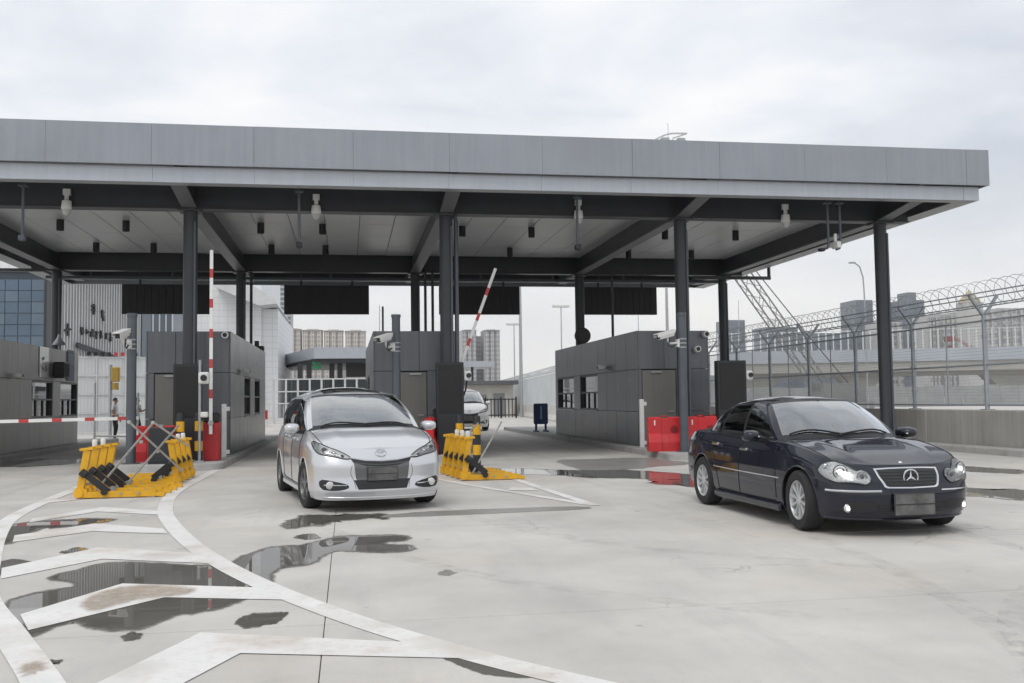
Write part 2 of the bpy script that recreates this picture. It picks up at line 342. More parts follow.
def puddle(px, seed, m=WET, z=None, rag=.02, name='puddle'):
    z = .0016+seed*.00006 if m is not STAIN else .0075+seed*.00002
    P = [gz(x, y) for x, y in px]; rg = np.random.default_rng(seed)
    S = spline([(p.x, p.y) for p in P], 9, True); out = []; c = np.mean(S, axis=0)
    ph = rg.uniform(0, 6.3, 6); ar = abs(sum(S[i][0]*S[i-1][1]-S[i-1][0]*S[i][1] for i in range(len(S)))); rag = min(rag, .012) if ar < .6 else rag
    for i, s in enumerate(S):
        t = 2*math.pi*i/len(S); k = sum(math.sin(f*t+ph[q])/(q+1.4) for q, f in enumerate((5, 9, 14, 23, 37, 51)))
        d = (s-c); d = d/(np.linalg.norm(d)+1e-6); out.append(np.array((s[0]+d[0]*k*rag, s[1]+d[1]*k*rag*1.6)))
    n = len(out); area = sum(out[i][0]*out[(i+1) % n][1]-out[(i+1) % n][0]*out[i][1] for i in range(n)); sg = 1 if area > 0 else -1
    far = np.linalg.norm(c); wd = min(.16, .02+.011*far)*(1 if m is STAIN else .35 if (m is not WET or abs(area) < .5) else 1); ring = []
    for i in range(n):
        d = out[(i+4) % n]-out[i-4]; d = d/(np.linalg.norm(d)+1e-6); ring.append(out[i]+np.array((d[1], -d[0]))*sg*wd*np.array((.7, 1.5)))
    bm = bmesh.new(); lay = bm.verts.layers.float.new('depth')
    vi = [bm.verts.new((a, b, z)) for a, b in out]; vo = [bm.verts.new((a, b, z-.0007-.0002*(i % 3))) for i, (a, b) in enumerate(ring)]
    for v in vi: v[lay] = 1
    for i in range(n): bm.faces.new((vi[i], vi[(i+1) % n], vo[(i+1) % n], vo[i]))
    f = bm.faces.new(vi); bmesh.ops.triangulate(bm, faces=[f])
    for f in bm.faces:
        f.normal_update()
        if f.normal.z < 0: f.normal_flip()
    me = bpy.data.meshes.new(name); bm.to_mesh(me); bm.free(); me.materials.append(m)
    return obj(name, me, ground)
# the long puddle under the chevrons: one pool at the left, one running on to the slab joint
puddle([(55,577),(80,570),(105,564),(140,564),(175,567),(210,567),(232,573),(255,586),(262,592),(235,600),(205,609),(178,614),(160,620),(140,626),(115,627),(98,624),(78,620),(50,627),(28,634),(17,616),(13,606),(22,598),(40,593),(62,590),(83,585),(72,580)], 1)
puddle([(238,566),(246,557),(265,550),(285,547),(305,546),(330,540),(345,537),(385,536),(404,537),(401,540),(384,541),(383,545),(402,546),(408,549),(385,551),(350,550),(332,550),(318,556),(310,562),(285,566),(268,573),(262,588),(240,576)], 2)
puddle([(288,523),(296,526),(318,525),(330,521),(345,520),(370,517),(388,519),(380,516),(350,515),(326,516),(300,518)], 4, rag=.07)
puddle([(296,537),(305,539),(318,538),(310,534)], 5, rag=.02)
puddle([(238,624),(250,627),(268,624),(280,620),(284,613),(262,614),(246,616)], 6, rag=.03)
puddle([(366,624),(392,636),(430,652),(450,660),(478,671),(505,676),(560,674),(530,668),(470,655),(420,640),(385,628)], 7, rag=.03)
puddle([(4,543),(12,540),(40,528),(70,526),(110,520),(60,521),(20,524),(3,532)], 8)
puddle([(62,552),(66,553),(70,552),(66,551)], 9, rag=.02)
puddle([(470,474),(520,474),(600,477),(700,480),(702,476),(640,471),(560,470),(500,469)], 10, rag=.12)
puddle([(655,483),(690,486),(706,484),(690,480),(660,480)], 11, rag=.08)
puddle([(965,495),(990,497),(1030,500),(1030,491),(995,490),(970,489)], 12, rag=.06)
puddle([(960,470),(1000,473),(1022,471),(990,468),(962,467)], 13, rag=.08)
puddle([(0,466),(40,466),(80,462),(60,459),(20,460)], 15, rag=.1)
puddle([(390,517),(470,514),(580,509),(574,507),(470,510),(400,514)], 16, DAMP, None, .03, 'damp_patch')
puddle([(0,572),(10,574),(30,565),(18,560),(2,562)], 17, rag=.03)
puddle([(124,637),(131,640),(140,636),(132,633)], 18, rag=.015)
puddle([(46,666),(52,664),(60,662),(50,661)], 19, rag=.015)
puddle([(68,552),(78,552),(86,550),(76,548)], 20, rag=.02)
puddle([(440,574),(446,575),(453,573),(446,571)], 21, DAMP, None, .02, 'damp_patch')
puddle([(280,596),(286,599),(296,598),(290,594)], 22, rag=.02)
puddle([(590,470),(640,468),(690,463),(640,458),(560,461)], 24, DAMP, None, .1, 'damp_patch')

for k, q in enumerate(([(88,600),(112,591),(128,588),(160,588),(190,590),(178,595),(140,599),(112,606),(92,610)], [(24,668),(34,665),(42,669),(34,673),(26,673)])):
    puddle(q, 40+k, STAIN, None, .012, 'silt_patch')

# tyre marks: thin rubber film, broken up
def film_mat():
    m = bpy.data.materials.new('tyre_film'); m.use_nodes = True; t = m.node_tree; N = t.nodes.new; K = t.links.new; p = t.nodes['Principled BSDF']
    p.inputs['Base Color'].default_value = (.16, .155, .15, 1); p.inputs['Roughness'].default_value = .8
    g = N('ShaderNodeNewGeometry'); n = N('ShaderNodeTexNoise'); n.inputs['Scale'].default_value = 5; n.inputs['Detail'].default_value = 8; n.inputs['Roughness'].default_value = .7; K(g.outputs['Position'], n.inputs['Vector'])
    r = N('ShaderNodeMapRange'); r.inputs[1].default_value = .42; r.inputs[2].default_value = .75; r.inputs[3].default_value = 0; r.inputs[4].default_value = .17; K(n.outputs['Fac'], r.inputs[0]); K(r.outputs[0], p.inputs['Alpha']); return m
FILM = film_mat()
for i, pts in enumerate(([(5.0,6.6),(4.4,6.0),(3.9,5.3),(3.6,4.6)], [(5.6,6.9),(4.9,6.2),(4.35,5.4),(4.05,4.6)], [(4.9,16),(4.9,13),(4.8,11),(4.5,8),(3.9,5.5),(3.2,4)], [(6.4,17),(6.4,13),(6.3,10),(6.0,7.5),(5.5,5)], [(-.9,19),(-.7,15),(-.1,11),(1.1,8),(3.0,6)], [(.8,19),(.95,15.5),(1.5,12),(2.6,9.4),(4.4,7.6)], [(-7.2,26),(-7.0,19),(-6.3,13)], [(-5.7,26),(-5.6,19),(-5.1,13)], [(4.6,40),(4.7,30),(4.8,20)], [(6.2,40),(6.25,30),(6.35,20)])):
    ribbon('tyre_mark', pts, .19, .0012+.00004*i, FILM)
# ================================================================ canopy
STEEL = mat('dark_steel_paint', (.038, .041, .047), .42, var=.12, scale=2.5)
STEEL2 = mat('slate_steel_paint', (.085, .098, .115), .40, var=.1, scale=2.5)
FASC = mat('fascia_aluminium', (.31, .33, .365), .36, .3, var=.06, scale=.7, streak=.13, tint=(.26, .26, .265, .6))
FASC2 = mat('fascia_band_aluminium', (.46, .485, .53), .35, .3, var=.04, scale=1.1, streak=.10)
SOFF = mat('soffit_aluminium', (.36, .37, .38), .38, .2, var=.06, scale=1.5)
CEIL = mat('ceiling_panel_aluminium', (.71, .725, .73), .38, .12, var=.05, scale=.9)
WHITE = mat('white_plastic', (.72, .72, .70), .42, var=.06, scale=8)
BLACK = mat('black_plastic', (.018, .018, .02), .45, var=.15, scale=8)
GALV = mat('galvanised_steel', (.40, .42, .43), .42, .6, var=.12, scale=6)
KERB = mat('kerb_concrete', (.42, .415, .40), .8, var=.16, scale=2.2, bump=.3, bscale=50, streak=.15)
SL = .0                                             # the roof rises a little to the rear
def rise(mb, y0=22.): mb.v = [(x, y, z+SL*(y-y0)) for x, y, z in mb.v]; return mb
CXS = [-9.8, -3.69, 2.44, 8.55, 14.18]; CYF, CYR = 24.2, 35.5
XL, XR, YF, YB = -11.4, 15.72, 22.0, 41.5
can = thing('toll_canopy', 'wide flat grey metal canopy on round dark columns over the booth lanes', 'canopy', (2, 30, 0)); COFF = Vector((-2, -30, 0))
def cpart(mb, name, m, smooth=False):
    o = mb.build(name, m, can, smooth); o.location = COFF; return o
# fascia panels, upper row proud of the lower band
xs = [-11.6] + [-10.68+2.165*i for i in range(13)] ; xs = [x for x in xs if x < 15.6] + [15.92]
for a, b in zip(xs[:-1], xs[1:]):
    w = RNG.uniform(-.004, .004); w2 = RNG.uniform(-.006, .006)
    def skew(mb, a=a, b=b, w2=w2): mb.v = [(x, y+w2*(x-a)/(b-a)-(.004*RNG.uniform(-1, 1)), z) for x, y, z in mb.v]; return mb
    cpart(skew(MB().box(a+.0025, b-.0025, YF+w*.3, YF+.055, 6.64, 7.54)), 'fascia_panel', FASC)
    cpart(skew(MB().box(max(a, -11.4)+.002, min(b, XR)-.002, YF+.16+w*.3, YF+.205, 6.285, 6.633)), 'fascia_band_panel', FASC2)
ys = [YF+.07+i*2.157 for i in range(10)]
for a, b in zip(ys[:-1], ys[1:]):
    for sgn, X in ((1, 15.92), (-1, -11.6)):
        cpart(rise(MB().cbox(min(X, X-sgn*.06), max(X, X-sgn*.06), a+.004, b-.004, 6.64, 7.54, .004)), 'fascia_panel', FASC)
        cpart(rise(MB().cbox(min(X-sgn*.2, X-sgn*.25), max(X-sgn*.2, X-sgn*.25), a+.15, b+.142, 6.285, 6.633, .004)), 'fascia_band_panel', FASC2)
cpart(rise(MB().box(-11.5, 15.82, YF+.062, YF+.158, 6.66, 7.5)), 'fascia_back', STEEL)
cpart(rise(MB().box(-11.54, 15.86, YF+.07, YB, 7.46, 7.53)), 'roof_deck', mat('roof_membrane', (.3, .3, .3), .8, var=.1))
cpart(rise(MB().box(-11.4, 15.7, YB-.1, YB, 6.3, 7.45)), 'rear_fascia', FASC)
# soffit strip behind the fascia and along both sides
cpart(rise(MB().box(XL+.05, XR-.06, YF+.215, YF+.44, 6.275, 6.30)), 'soffit_strip', SOFF)
cpart(rise(MB().box(XR-.55, XR-.06, YF+.443, YB-.1, 6.275, 6.30)), 'soffit_strip', SOFF)
cpart(rise(MB().box(XL+.05, XL+.55, YF+.443, YB-.1, 6.275, 6.30)), 'soffit_strip', SOFF)
cpart(rise(MB().box(XL+.8, XR-.8, YF+.45, CYF-.15, 6.9, 6.93)), 'front_overhang_lining', SOFF)
cpart(rise(MB().box(XL+.8, XR-.8, CYR+.16, YB-.11, 6.66, 6.69)), 'rear_overhang_lining', SOFF)
cpart(rise(MB().box(XR-1.35, XR-.78, CYF+.16, CYR-.16, 6.66, 6.69)), 'side_overhang_lining', SOFF)
# beams: two across, one along every column line, flanges at the bottom
for Y in (CYF, CYR):
    cpart(rise(MB().box(XL+.8, XR-.78, Y-.11, Y+.11, 6.09, 6.88)), 'cross_beam', STEEL)
    cpart(rise(MB().box(XL+.8, XR-.78, Y-.19, Y+.19, 6.06, 6.088)), 'beam_flange', STEEL)
cpart(rise(MB().box(XL+.8, XR-.78, 38.6, 38.8, 6.15, 6.65)), 'cross_beam', STEEL)
for X in CXS:
    for a, b in ((YF+.45, CYF-.115), (CYF+.115, CYR-.115), (CYR+.115, 38.58)):
        if a < 23:                                             # cantilever tapers up to the fascia
            cpart(MB().prism([(a, 6.30), (b, 6.10), (b, 6.88), (a, 6.88)], X-.10, X+.10, 'x'), 'long_beam', STEEL)
            cpart(MB().bar((X, a, 6.285), (X, b, 6.085), .34, .025), 'beam_flange', mat('flange_lit_tone', (.15, .155, .165), .4, var=.1, scale=2)); continue
        cpart(rise(MB().box(X-.10, X+.10, a, b, 6.10, 6.88)), 'long_beam', STEEL)
        cpart(rise(MB().box(X-.17, X+.17, a+(.0 if a < 23 else .08), b-.08, 6.065, 6.098)), 'beam_flange', mat('flange_lit_tone', (.15, .155, .165), .4, var=.1, scale=2))  # flanges paler than their beams: light from below put into the colour
# ceiling panels, six by five to a bay
pw, pl = 6.12/6, 2.05
for bay in range(4):
    xa, xb = CXS[bay]+.10, CXS[bay+1]-.10; n = 6; w = (xb-xa)/n
    me = MB().cbox(.009, w-.009, .009, pl-.009, 0, .03, .003).mesh('ceiling_panel', CEIL)
    for i in range(n):
        for j in range(5):
            Y = 24.70+j*pl
            obj('ceiling_panel', me, can, COFF+Vector((xa+i*w, Y, 6.62+SL*(Y-22)+RNG.uniform(-.003, .003))), (math.atan(SL)+RNG.uniform(-.003, .003), RNG.uniform(-.003, .003), 0))
cpart(rise(MB().box(XL+1.6, XR-1.5, CYF+.2, CYR-.2, 6.70, 6.72)), 'ceiling_backing', STEEL)
# columns
for X in CXS:
    for Y in (CYF, CYR):
        h = 6.06+SL*(Y-22)
        c = cpart(MB().lathe([(.30, .0), (.30, .04), (.175, .045), (.165, .1), (.165, h-.03)], (X, Y, 0), 24), 'column', STEEL, True)
        m = MB()
        m.cyl((X+.12, Y-.14, .15), (X+.12, Y-.14, h-.3), .03, n=8); m.build('conduit', STEEL2, c)
        MB().box(X-.26, X+.26, Y-.26, Y+.26, h-.045, h-.002).build('cap_plate', STEEL, c)
for X in (CXS[2]+.25,):                                 # rainwater pipe beside the second column
    cpart(MB().tube([(X-.06, CYF, 6.06), (X-.02, CYF, 6.0), (X, CYF-.02, 5.9), (X, CYF-.02, 3.0), (X, CYF-.02, .2)], .055, 10), 'downpipe', STEEL2, True)
for X, Y in ((CXS[2]+.35, CYR-.2), (CXS[2]+.62, CYR-.1), (CXS[1]+.35, CYR), (CXS[3]+1.1, CYR-.6)):
    cpart(MB().cyl((X, Y, 3.2), (X, Y, 6.2), .05, n=8), 'downpipe', STEEL)
# goal-post frame of pipe hung between the rear columns, seen at both ends
cpart(MB().bar((12.9, 35.2, 5.95), (16.0, 35.2, 5.95), .12, .12).bar((15.95, 35.2, 5.9), (15.95, 35.2, 6.6), .1, .1), 'gantry_bracket', STEEL)
cpart(MB().bar((-11.7, 34.6, 5.95), (-9.9, 34.6, 5.95), .1, .1).bar((-11.65, 34.6, 5.9), (-11.65, 34.6, 6.9), .1, .1), 'gantry_bracket', STEEL)
cpart(MB().bar((XL+.9, 36.7, 5.98), (XR-1.2, 36.7, 5.98), .1, .1), 'sign_rail', STEEL2)
for i in range(9): cpart(MB().bar((-9+i*2.8, 36.7, 6.02), (-9+i*2.8, 36.7, 6.5), .07, .07), 'rail_hanger', STEEL2)

# downlights
proto = None; ORD = ['first', 'second', 'third', 'fourth', 'fifth', 'sixth', 'seventh', 'eighth']
for rn, Y in (('front', 28.85), ('rear', 32.85)):
    for i, X in enumerate((-7.9, -6.15, -2.45, -.7, 3.4, 5.5, 9.7, 12.0)):
        lab = 'black tube downlight, %s from the left in the %s row under the ceiling' % (ORD[i], rn)
        z = 6.62+SL*(Y-22)
        if proto is None:
            proto = thing('downlight', lab, 'light', (X, Y, z), group='downlights under the canopy')
            MB().lathe([(.10, 0), (.10, -.30), (.08, -.30), (.08, -.24)][::-1], (0,0,0), 16).build('housing', BLACK, proto, True)
            MB().lathe([(.078, -.25), (.02, -.243)], (0,0,0), 16).build('lens', mat('lamp_lens', (.30, .30, .28), .3), proto)
        else: dup(proto, (X, Y, z), label=lab)
# dome cameras under the front beam
DGL = mat('dome_plastic', (.50, .51, .50), .15, coat=.6)
proto = None; BN = ['far left bay', 'bay above the silver car', 'bay left of the right-hand booth', 'right-hand bay above the dark sedan']
for i, X in enumerate((-6.42, -.73, 5.78, 11.35)):
    lab = 'white dome camera hung under the front beam in the ' + BN[i]
    if proto is None:
        proto = thing('dome_camera', lab, 'camera', (X, 23.93, 6.2), group='dome cameras under the front beam')
        MB().cyl((0,0,.25), (0,0,.0), .05, n=10).box(-.08, .08, -.03, .06, .12, .26).build('bracket', WHITE, proto, True)
        MB().lathe([(.02, 0), (.10, -.02), (.11, -.08), (.12, -.2), (.11, -.22), (.05, -.225)][::-1], (0,0,0), 16).build('housing', WHITE, proto, True)
        MB().lathe([(.105*math.cos(a), -.22-.15*math.sin(a)) for a in (0, .3, .6, .9, 1.2, 1.45)][::-1], (0,0,0), 16).build('dome', DGL, proto, True)
    else: dup(proto, (X, 23.93, 6.2), label=lab)
# lane sensors on drop pipes
for i, (X, Y, zb) in enumerate(((-7.08, 23, 5.2), (-1.09, 23, 5.12), (5.52, 23, 5.15), (12.05, 23, 5.13), (12.38, 23, 5.13))):
    lab = ['leftmost drop pipe with a small sensor hanging from the canopy', 'drop pipe with sensor hanging above the silver car', 'drop pipe with sensor hanging before the rear column of the right-hand booth', 'left one of the two hooked drop pipes at the right end', 'right one of the two hooked drop pipes, carrying a white camera'][i]
    t = thing('drop_pipe', lab, 'pipe', (X, Y, 6.3), group='drop pipes under the front soffit')
    k = -.14 if i < 4 else -.13
    MB().tube([(0,0,.1), (0,0,zb-6.3+.12), (k*.3,0,zb-6.3+.03), (k,0,zb-6.3)] if i > 2 else [(0,0,.1), (0,0,zb-6.3)], .032, 8).build('pipe', STEEL2, t, True)
    MB().box(-.09, .09, -.09, .09, .0, .03).build('mount_plate', STEEL2, t)
    if i < 3: MB().cbox(-.07, .07, -.1, .06, zb-6.42, zb-6.29, .02).build('sensor_head', BLACK if i else STEEL2, t)
    elif i == 4: MB().cbox(-.2, -.08, -.2, .1, zb-6.28, zb-6.12, .015).cyl((-.14,0,zb-6.12), (-.14,0,zb-5.9), .04).build('sensor_head', WHITE, t)
    else: MB().cbox(-.28, -.14, -.12, .05, zb-6.36, zb-6.28, .02).build('sensor_head', BLACK, t)

# dark message boards over the exits
SCR = mat('display_face', (.010, .010, .011), .5, var=.2, scale=6)
for i, (a, b) in enumerate(((-8.01, -4.94), (-2.30, .81), (3.45, 6.55), (9.11, 12.04))):
    t = thing('message_board', 'unlit black message board hanging under the canopy, %s from the left' % ORD[i], 'sign', ((a+b)/2, 37, 5.78), group='message boards at the rear of the canopy')
    w = b-a
    MB().cbox(-w/2, w/2, -.02, .16, -1.08, 0, .01).build('cabinet', BLACK, t)
    n = 12
    for k in range(n):
        x0 = -w/2+.03+k*(w-.06)/n
        MB().cbox(x0+.004, x0+(w-.06)/n-.004, -.045, -.022, -1.05, -.03, .006).build('display_module', SCR, t)
    for x in (-w*.3, w*.3): MB().bar((x, .07, 0), (x, .07, .65), .06, .06).build('hanger', STEEL, t)

# floodlights and hoop on the roof
t = thing('rooftop_floodlights', 'two floodlights on a curved tube frame on the canopy roof', 'floodlight', (gy(669, 138, 22.35).x, 22.35, 7.50))
hoop = []
for k in range(11):
    u = k/10; hoop.append((-.44+.88*u, -.05, .06+.22*math.sin(min(1, u*1.5+.05)*math.pi/2)+.02*u))
MB().tube(hoop, .026, 6).tube([(-.44,-.05,.07), (-.43,-.02,0)], .026, 6).tube([(.43,-.05,.29), (.1,.0,.18), (.05, 0, 0)], .018, 6).build('frame', WHITE, t, True)
for x in (-.12, .28): MB().cbox(x-.10, x+.10, -.12, .06, .05, .17, .02).box(x-.08, x+.08, -.15, -.12, .06, .14).build('floodlight', GALV, t)
MB().cyl((-.02,0,.0), (-.02,0,.55), .006, n=6).build('lightning_rod', GALV, t)

# ================================================================ islands and booths
def island(x0, x1, y0, y1, name, label):
    r = min(.6, (x1-x0)/2.2); pts = [(x0, y1), (x0, y0+r)]
    pts += [(x0+r-r*math.cos(a), y0+r-r*math.sin(a)) for a in np.linspace(.2, 1.57, 6)]
    pts += [(x1-r+r*math.cos(a), y0+r-r*math.sin(a)) for a in np.linspace(1.57, .2, 6)] + [(x1, y0+r), (x1, y1)]
    m = MB().prism(pts, -.1, .13); c = [((x-(x0+x1)/2)*.985+(x0+x1)/2, y+.015) for x, y in pts]
    n = len(pts); o = len(m.v); m.add([(a, b, .131) for a, b in pts]+[(a, b, .15) for a, b in c], [(i, (i+1) % n, n+(i+1) % n, n+i) for i in range(n)]+[tuple(range(n, 2*n))])
    return tag(m.build(name, KERB), label, kind='structure')
island(-12.2, -8.72, 22.4, 40, 'traffic_island', 'raised concrete island under the left-hand booth')
island(-5.3, -2.70, 21.8, 40, 'traffic_island', 'raised concrete island with red barriers and striped bollards')
island(.35, 3.05, 23.1, 40, 'traffic_island', 'raised concrete island behind the silver car')
island(7.30, 10.3, 21.4, 46, 'traffic_island', 'raised concrete island under the right-hand booth')

CLAD = mat('cladding_grey', (.165, .175, .19), .36, .25, var=.07, scale=1.4, streak=.20)
CLAD2 = mat('cladding_side', (.175, .181, .188), .30, .45, var=.08, scale=1.2, streak=.28)
CLADW = mat('cladding_warm', (.44, .435, .415), .40, .2, var=.09, scale=1.2, streak=.30)
DOORM = mat('door_taupe', (.205, .20, .182), .45, .1, var=.07, scale=1.6, streak=.14)
CORE = mat('booth_core', (.03, .031, .034), .6)
PANE = glass_mat('booth_glass', (.30, .33, .33), 1.3)
FRM = mat('window_frame', (.022, .023, .025), .4)
ZR = [(.16, 1.07), (1.07, 2.20), (2.20, 3.23)]
BY0, BY1 = 25.2, 35.6
def booth(x0, x1, label, winL, winR, door, sidemat):
    B = thing('toll_booth', label, 'booth', ((x0+x1)/2, BY0, .15)); OFF = Vector((-(x0+x1)/2, -BY0, -.15))
    def P(mb, name, m, parent=None, smooth=False):
        o = mb.build(name, m, parent or B, smooth)
        if not parent: o.location = OFF
        return o
    P(MB().box(x0+.14, x1-.14, BY0+.10, BY1-.10, .15, 3.20), 'core', CORE)
    P(MB().box(x0+.02, x1-.02, BY0+.02, BY1-.02, 3.20, 3.225), 'roof', CLAD2)
    # side walls: panels 1.04 m wide, with the window opening left free
    for sgn, X, wins in ((-1, x0, winL), (1, x1, winR)):
        xa, xb = (X, X+.035) if sgn < 0 else (X-.035, X)
        for z0, z1 in ZR:
            cuts = [BY0+i*1.04 for i in range(11)]; segs = list(zip(cuts[:-1], cuts[1:]))
            if z0 > 1 and z0 < 2 and wins:
                out = []
                edges = [BY0] + [e for w in wins for e in w] + [BY1]
                for a, b in zip(edges[0::2], edges[1::2]):
                    k = max(1, round((b-a)/1.04)); out += [(a+(b-a)*i/k, a+(b-a)*(i+1)/k) for i in range(k) if b-a > .06]
                segs = out
            for a, b in segs:
                P(MB().cbox(xa+RNG.uniform(-.002, .002), xb, a+.005, b-.005, z0+.005, z1-.005, .003), 'wall_panel', sidemat)
        for wa, wb in wins:
            xi = X-sgn*.12
            f = MB()                                      # frame ring, rail and three mullions below the rail
            for a, b, c, d in ((wa, wb, 1.075, 1.13), (wa, wb, 2.14, 2.195), (wa, wa+.05, 1.13, 2.14), (wb-.05, wb, 1.13, 2.14), (wa+.05, wb-.05, 1.60, 1.65)):
                f.box(min(xi, X-sgn*.02), max(xi, X-sgn*.02), a, b, c, d)
            for u in (.33, .66): f.box(min(xi, xi+sgn*.05), max(xi, xi+sgn*.05), wa+(wb-wa)*u-.03, wa+(wb-wa)*u+.03, 1.13, 1.60)
            W = P(f, 'window', FRM)
            for z0, z1 in ((1.13, 1.60), (1.65, 2.14)):
                P(MB().box(min(xi+sgn*.01, xi+sgn*.018), max(xi+sgn*.01, xi+sgn*.018), wa+.05, wb-.05, z0, z1), 'pane', PANE, W)
            # ledge with a card reader under the window
            P(MB().cbox(min(xi, X+sgn*.04), max(xi, X+sgn*.04), wa, wb, 1.045, 1.072, .004), 'sill', GALV, W)
    # front and rear faces with the door
    da, db = door
    for Yf, sgn in ((BY0, 1), (BY1, -1)):
        ya, yb = (Yf, Yf+.035) if sgn > 0 else (Yf-.035, Yf)
        for z0, z1 in ZR:
            cuts = [x0+.037, da, db, x1-.037] if z0 < 2.1 else [x0+.037, (da+db)/2+.15, x1-.037]
            for i, (a, b) in enumerate(zip(cuts[:-1], cuts[1:])):
                if b-a < .05 or (z0 < 2.1 and i == 1): continue
                P(MB().cbox(a+.005, b-.005, ya+RNG.uniform(-.002, .002), yb, z0+.005, z1-.005, .003), 'wall_panel', CLAD)
        d = P(MB().cbox(da+.015, db-.015, ya+.012, yb, .20, 2.17, .004), 'door', DOORM)
        if sgn > 0:
            P(MB().box(db-.14, db-.10, ya-.035, ya+.011, 1.05, 1.09).box(db-.24, db-.10, ya-.05, ya-.035, 1.055, 1.085), 'handle', GALV, d)
            P(MB().box(da+.25, da+.55, ya-.045, ya+.011, 2.10, 2.145), 'door_closer', GALV, d)
    P(MB().box(x0-.01, x1+.01, BY0-.01, BY1+.01, .10, .155), 'plinth', KERB)
    return B
booth(-12.0, -9.10, 'grey booth at the far left with posters on its side', [], [(30.6, 32.7), (33.5, 35.5)], (-11.8, -10.9), CLADW)
booth(-4.88, -2.86, 'grey booth behind the raised barrier arm and red barriers, left of the silver car', [], [(28.5, 30.2), (31.6, 33.4)], (-4.68, -3.98), CLAD2)
booth(.65, 2.75, 'grey booth directly behind the silver car', [(29.4, 31.6), (32.6, 34.8)], [], (1.32, 2.02), CLAD2)
booth(7.61, 9.62, 'grey booth with taupe door behind the red barriers, left of the dark sedan', [(29.4, 31.7), (32.6, 35.2)], [], (7.74, 8.70), CLAD2)

# things fixed to the booths
def small_cam(x, y, z, rz, label):
    t = thing('wall_camera', label, 'camera', (x, y, z), rz)
    MB().cyl((0,0,0), (0,-.16,0), .085, n=14).build('housing', WHITE, t, True)
    MB().cyl((0,-.161,0), (0,-.168,0), .055, n=14).build('lens', BLACK, t)
    MB().cyl((0,.0,0), (0,.08,0), .04, n=8).build('mount', WHITE, t)
small_cam(9.50, 25.12, 3.12, 0, 'round white camera on the top right corner of the right-hand booth')
small_cam(-2.98, 25.12, 3.12, 0, 'round white camera on the top right corner of the booth left of the silver car')
small_cam(9.25, 25.12, 2.72, 0, 'small camera on the front panel of the right-hand booth')
small_cam(-9.02, 29.0, 2.28, R(90), 'small grey camera on the side of the far left booth')
small_cam(7.52, 28.4, 2.35, R(-90), 'small camera on the side wall of the right-hand booth above the door side')
small_cam(-2.78, 27.6, 2.3, R(90), 'small camera on the side of the booth with the raised arm')
t = thing('wall_speaker', 'black speaker box on the side of the far left booth', 'speaker', (-9.06, 32.9, 2.3)); MB().cbox(0, .32, -.35, .3, 0, .5, .02).build('box', BLACK, t); MB().cbox(.3, .325, -.3, .25, .04, .46, .005).build('grille', mat('speaker_grille', (.03, .03, .03), .8), t)
POST1 = mat('poster_white', (.88, .89, .86), .28, coat=.6, var=.05, scale=20); POST2 = mat('poster_blue', (.045, .075, .15), .5, var=.2, scale=9)
t = thing('wall_poster', 'white paper notice with a dark drawing on the far left booth', 'poster', (-9.085, 31.7, 2.30))
MB().box(0, .006, -.45, .45, 0, .92).build('sheet', POST1, t)
mk = MB()
for i in range(9):
    a, b = RNG.uniform(-.3, .15), RNG.uniform(.12, .72); mk.box(.0062, .0072, a, a+RNG.uniform(.06, .22), b, b+RNG.uniform(.02, .1))
tag(mk.build('print', mat('print_grey', (.28, .29, .29), .7), t), kind='stuff')
t = thing('wall_poster', 'dark blue notice board beside the black speaker on the far left booth', 'poster', (-9.095, 34.6, 2.25))
MB().box(0, .02, -.42, .42, 0, 1.02).build('board', POST2, t); MB().box(.021, .024, -.34, .34, .55, .9).build('print', mat('print_pale', (.20, .24, .32), .6), t)
for i, (x, y, r, lab) in enumerate(((-3.2, 35.0, .25, 'black cable box on the roof of the booth with the raised arm'), (2.0, 34.6, .25, 'black cable box at the foot of a column on the roof of the middle booth'))):
    t = thing('junction_box', lab, 'box', (x, y, 3.226)); MB().cbox(-.35, .35, -.15, .15, 0, .18, .02).cyl((.1,0,.18), (.1,0,.36), .08, n=8).build('box', BLACK, t)
t = thing('cable_reel', 'round black disc fixed to a column behind the right-hand booth roof', 'disc', (8.55, 35.2, 3.75)); MB().lathe([(.02, .10), (.28, .09), (.30, .03), (.30, -.05), (.27, -.09), (.02, -.1)], (0,-.1,0), 24, 'y').build('disc', BLACK, t, True); MB().cyl((0,0,0), (0,.2,0), .05).build('bracket', STEEL, t)
t = thing('loudspeaker', 'small grey horn speaker on the roof of the far left booth', 'speaker', (-9.35, 34.2, 3.226)); MB().cyl((0,0,0), (0,0,.2), .02, n=6).lathe([(.04, .55), (.06, .45), (.22, .2)], (0,0,0), 12).build('horn', GALV, t, True)
t = thing('whip_antenna', 'thin dark mast standing on the middle booth roof', 'mast', (1.0, 28.0, 3.226)); MB().cyl((0,0,0), (0,0,.9), .028, n=8).cyl((0,0,0), (0,0,.06), .09, n=10).build('mast', STEEL, t)

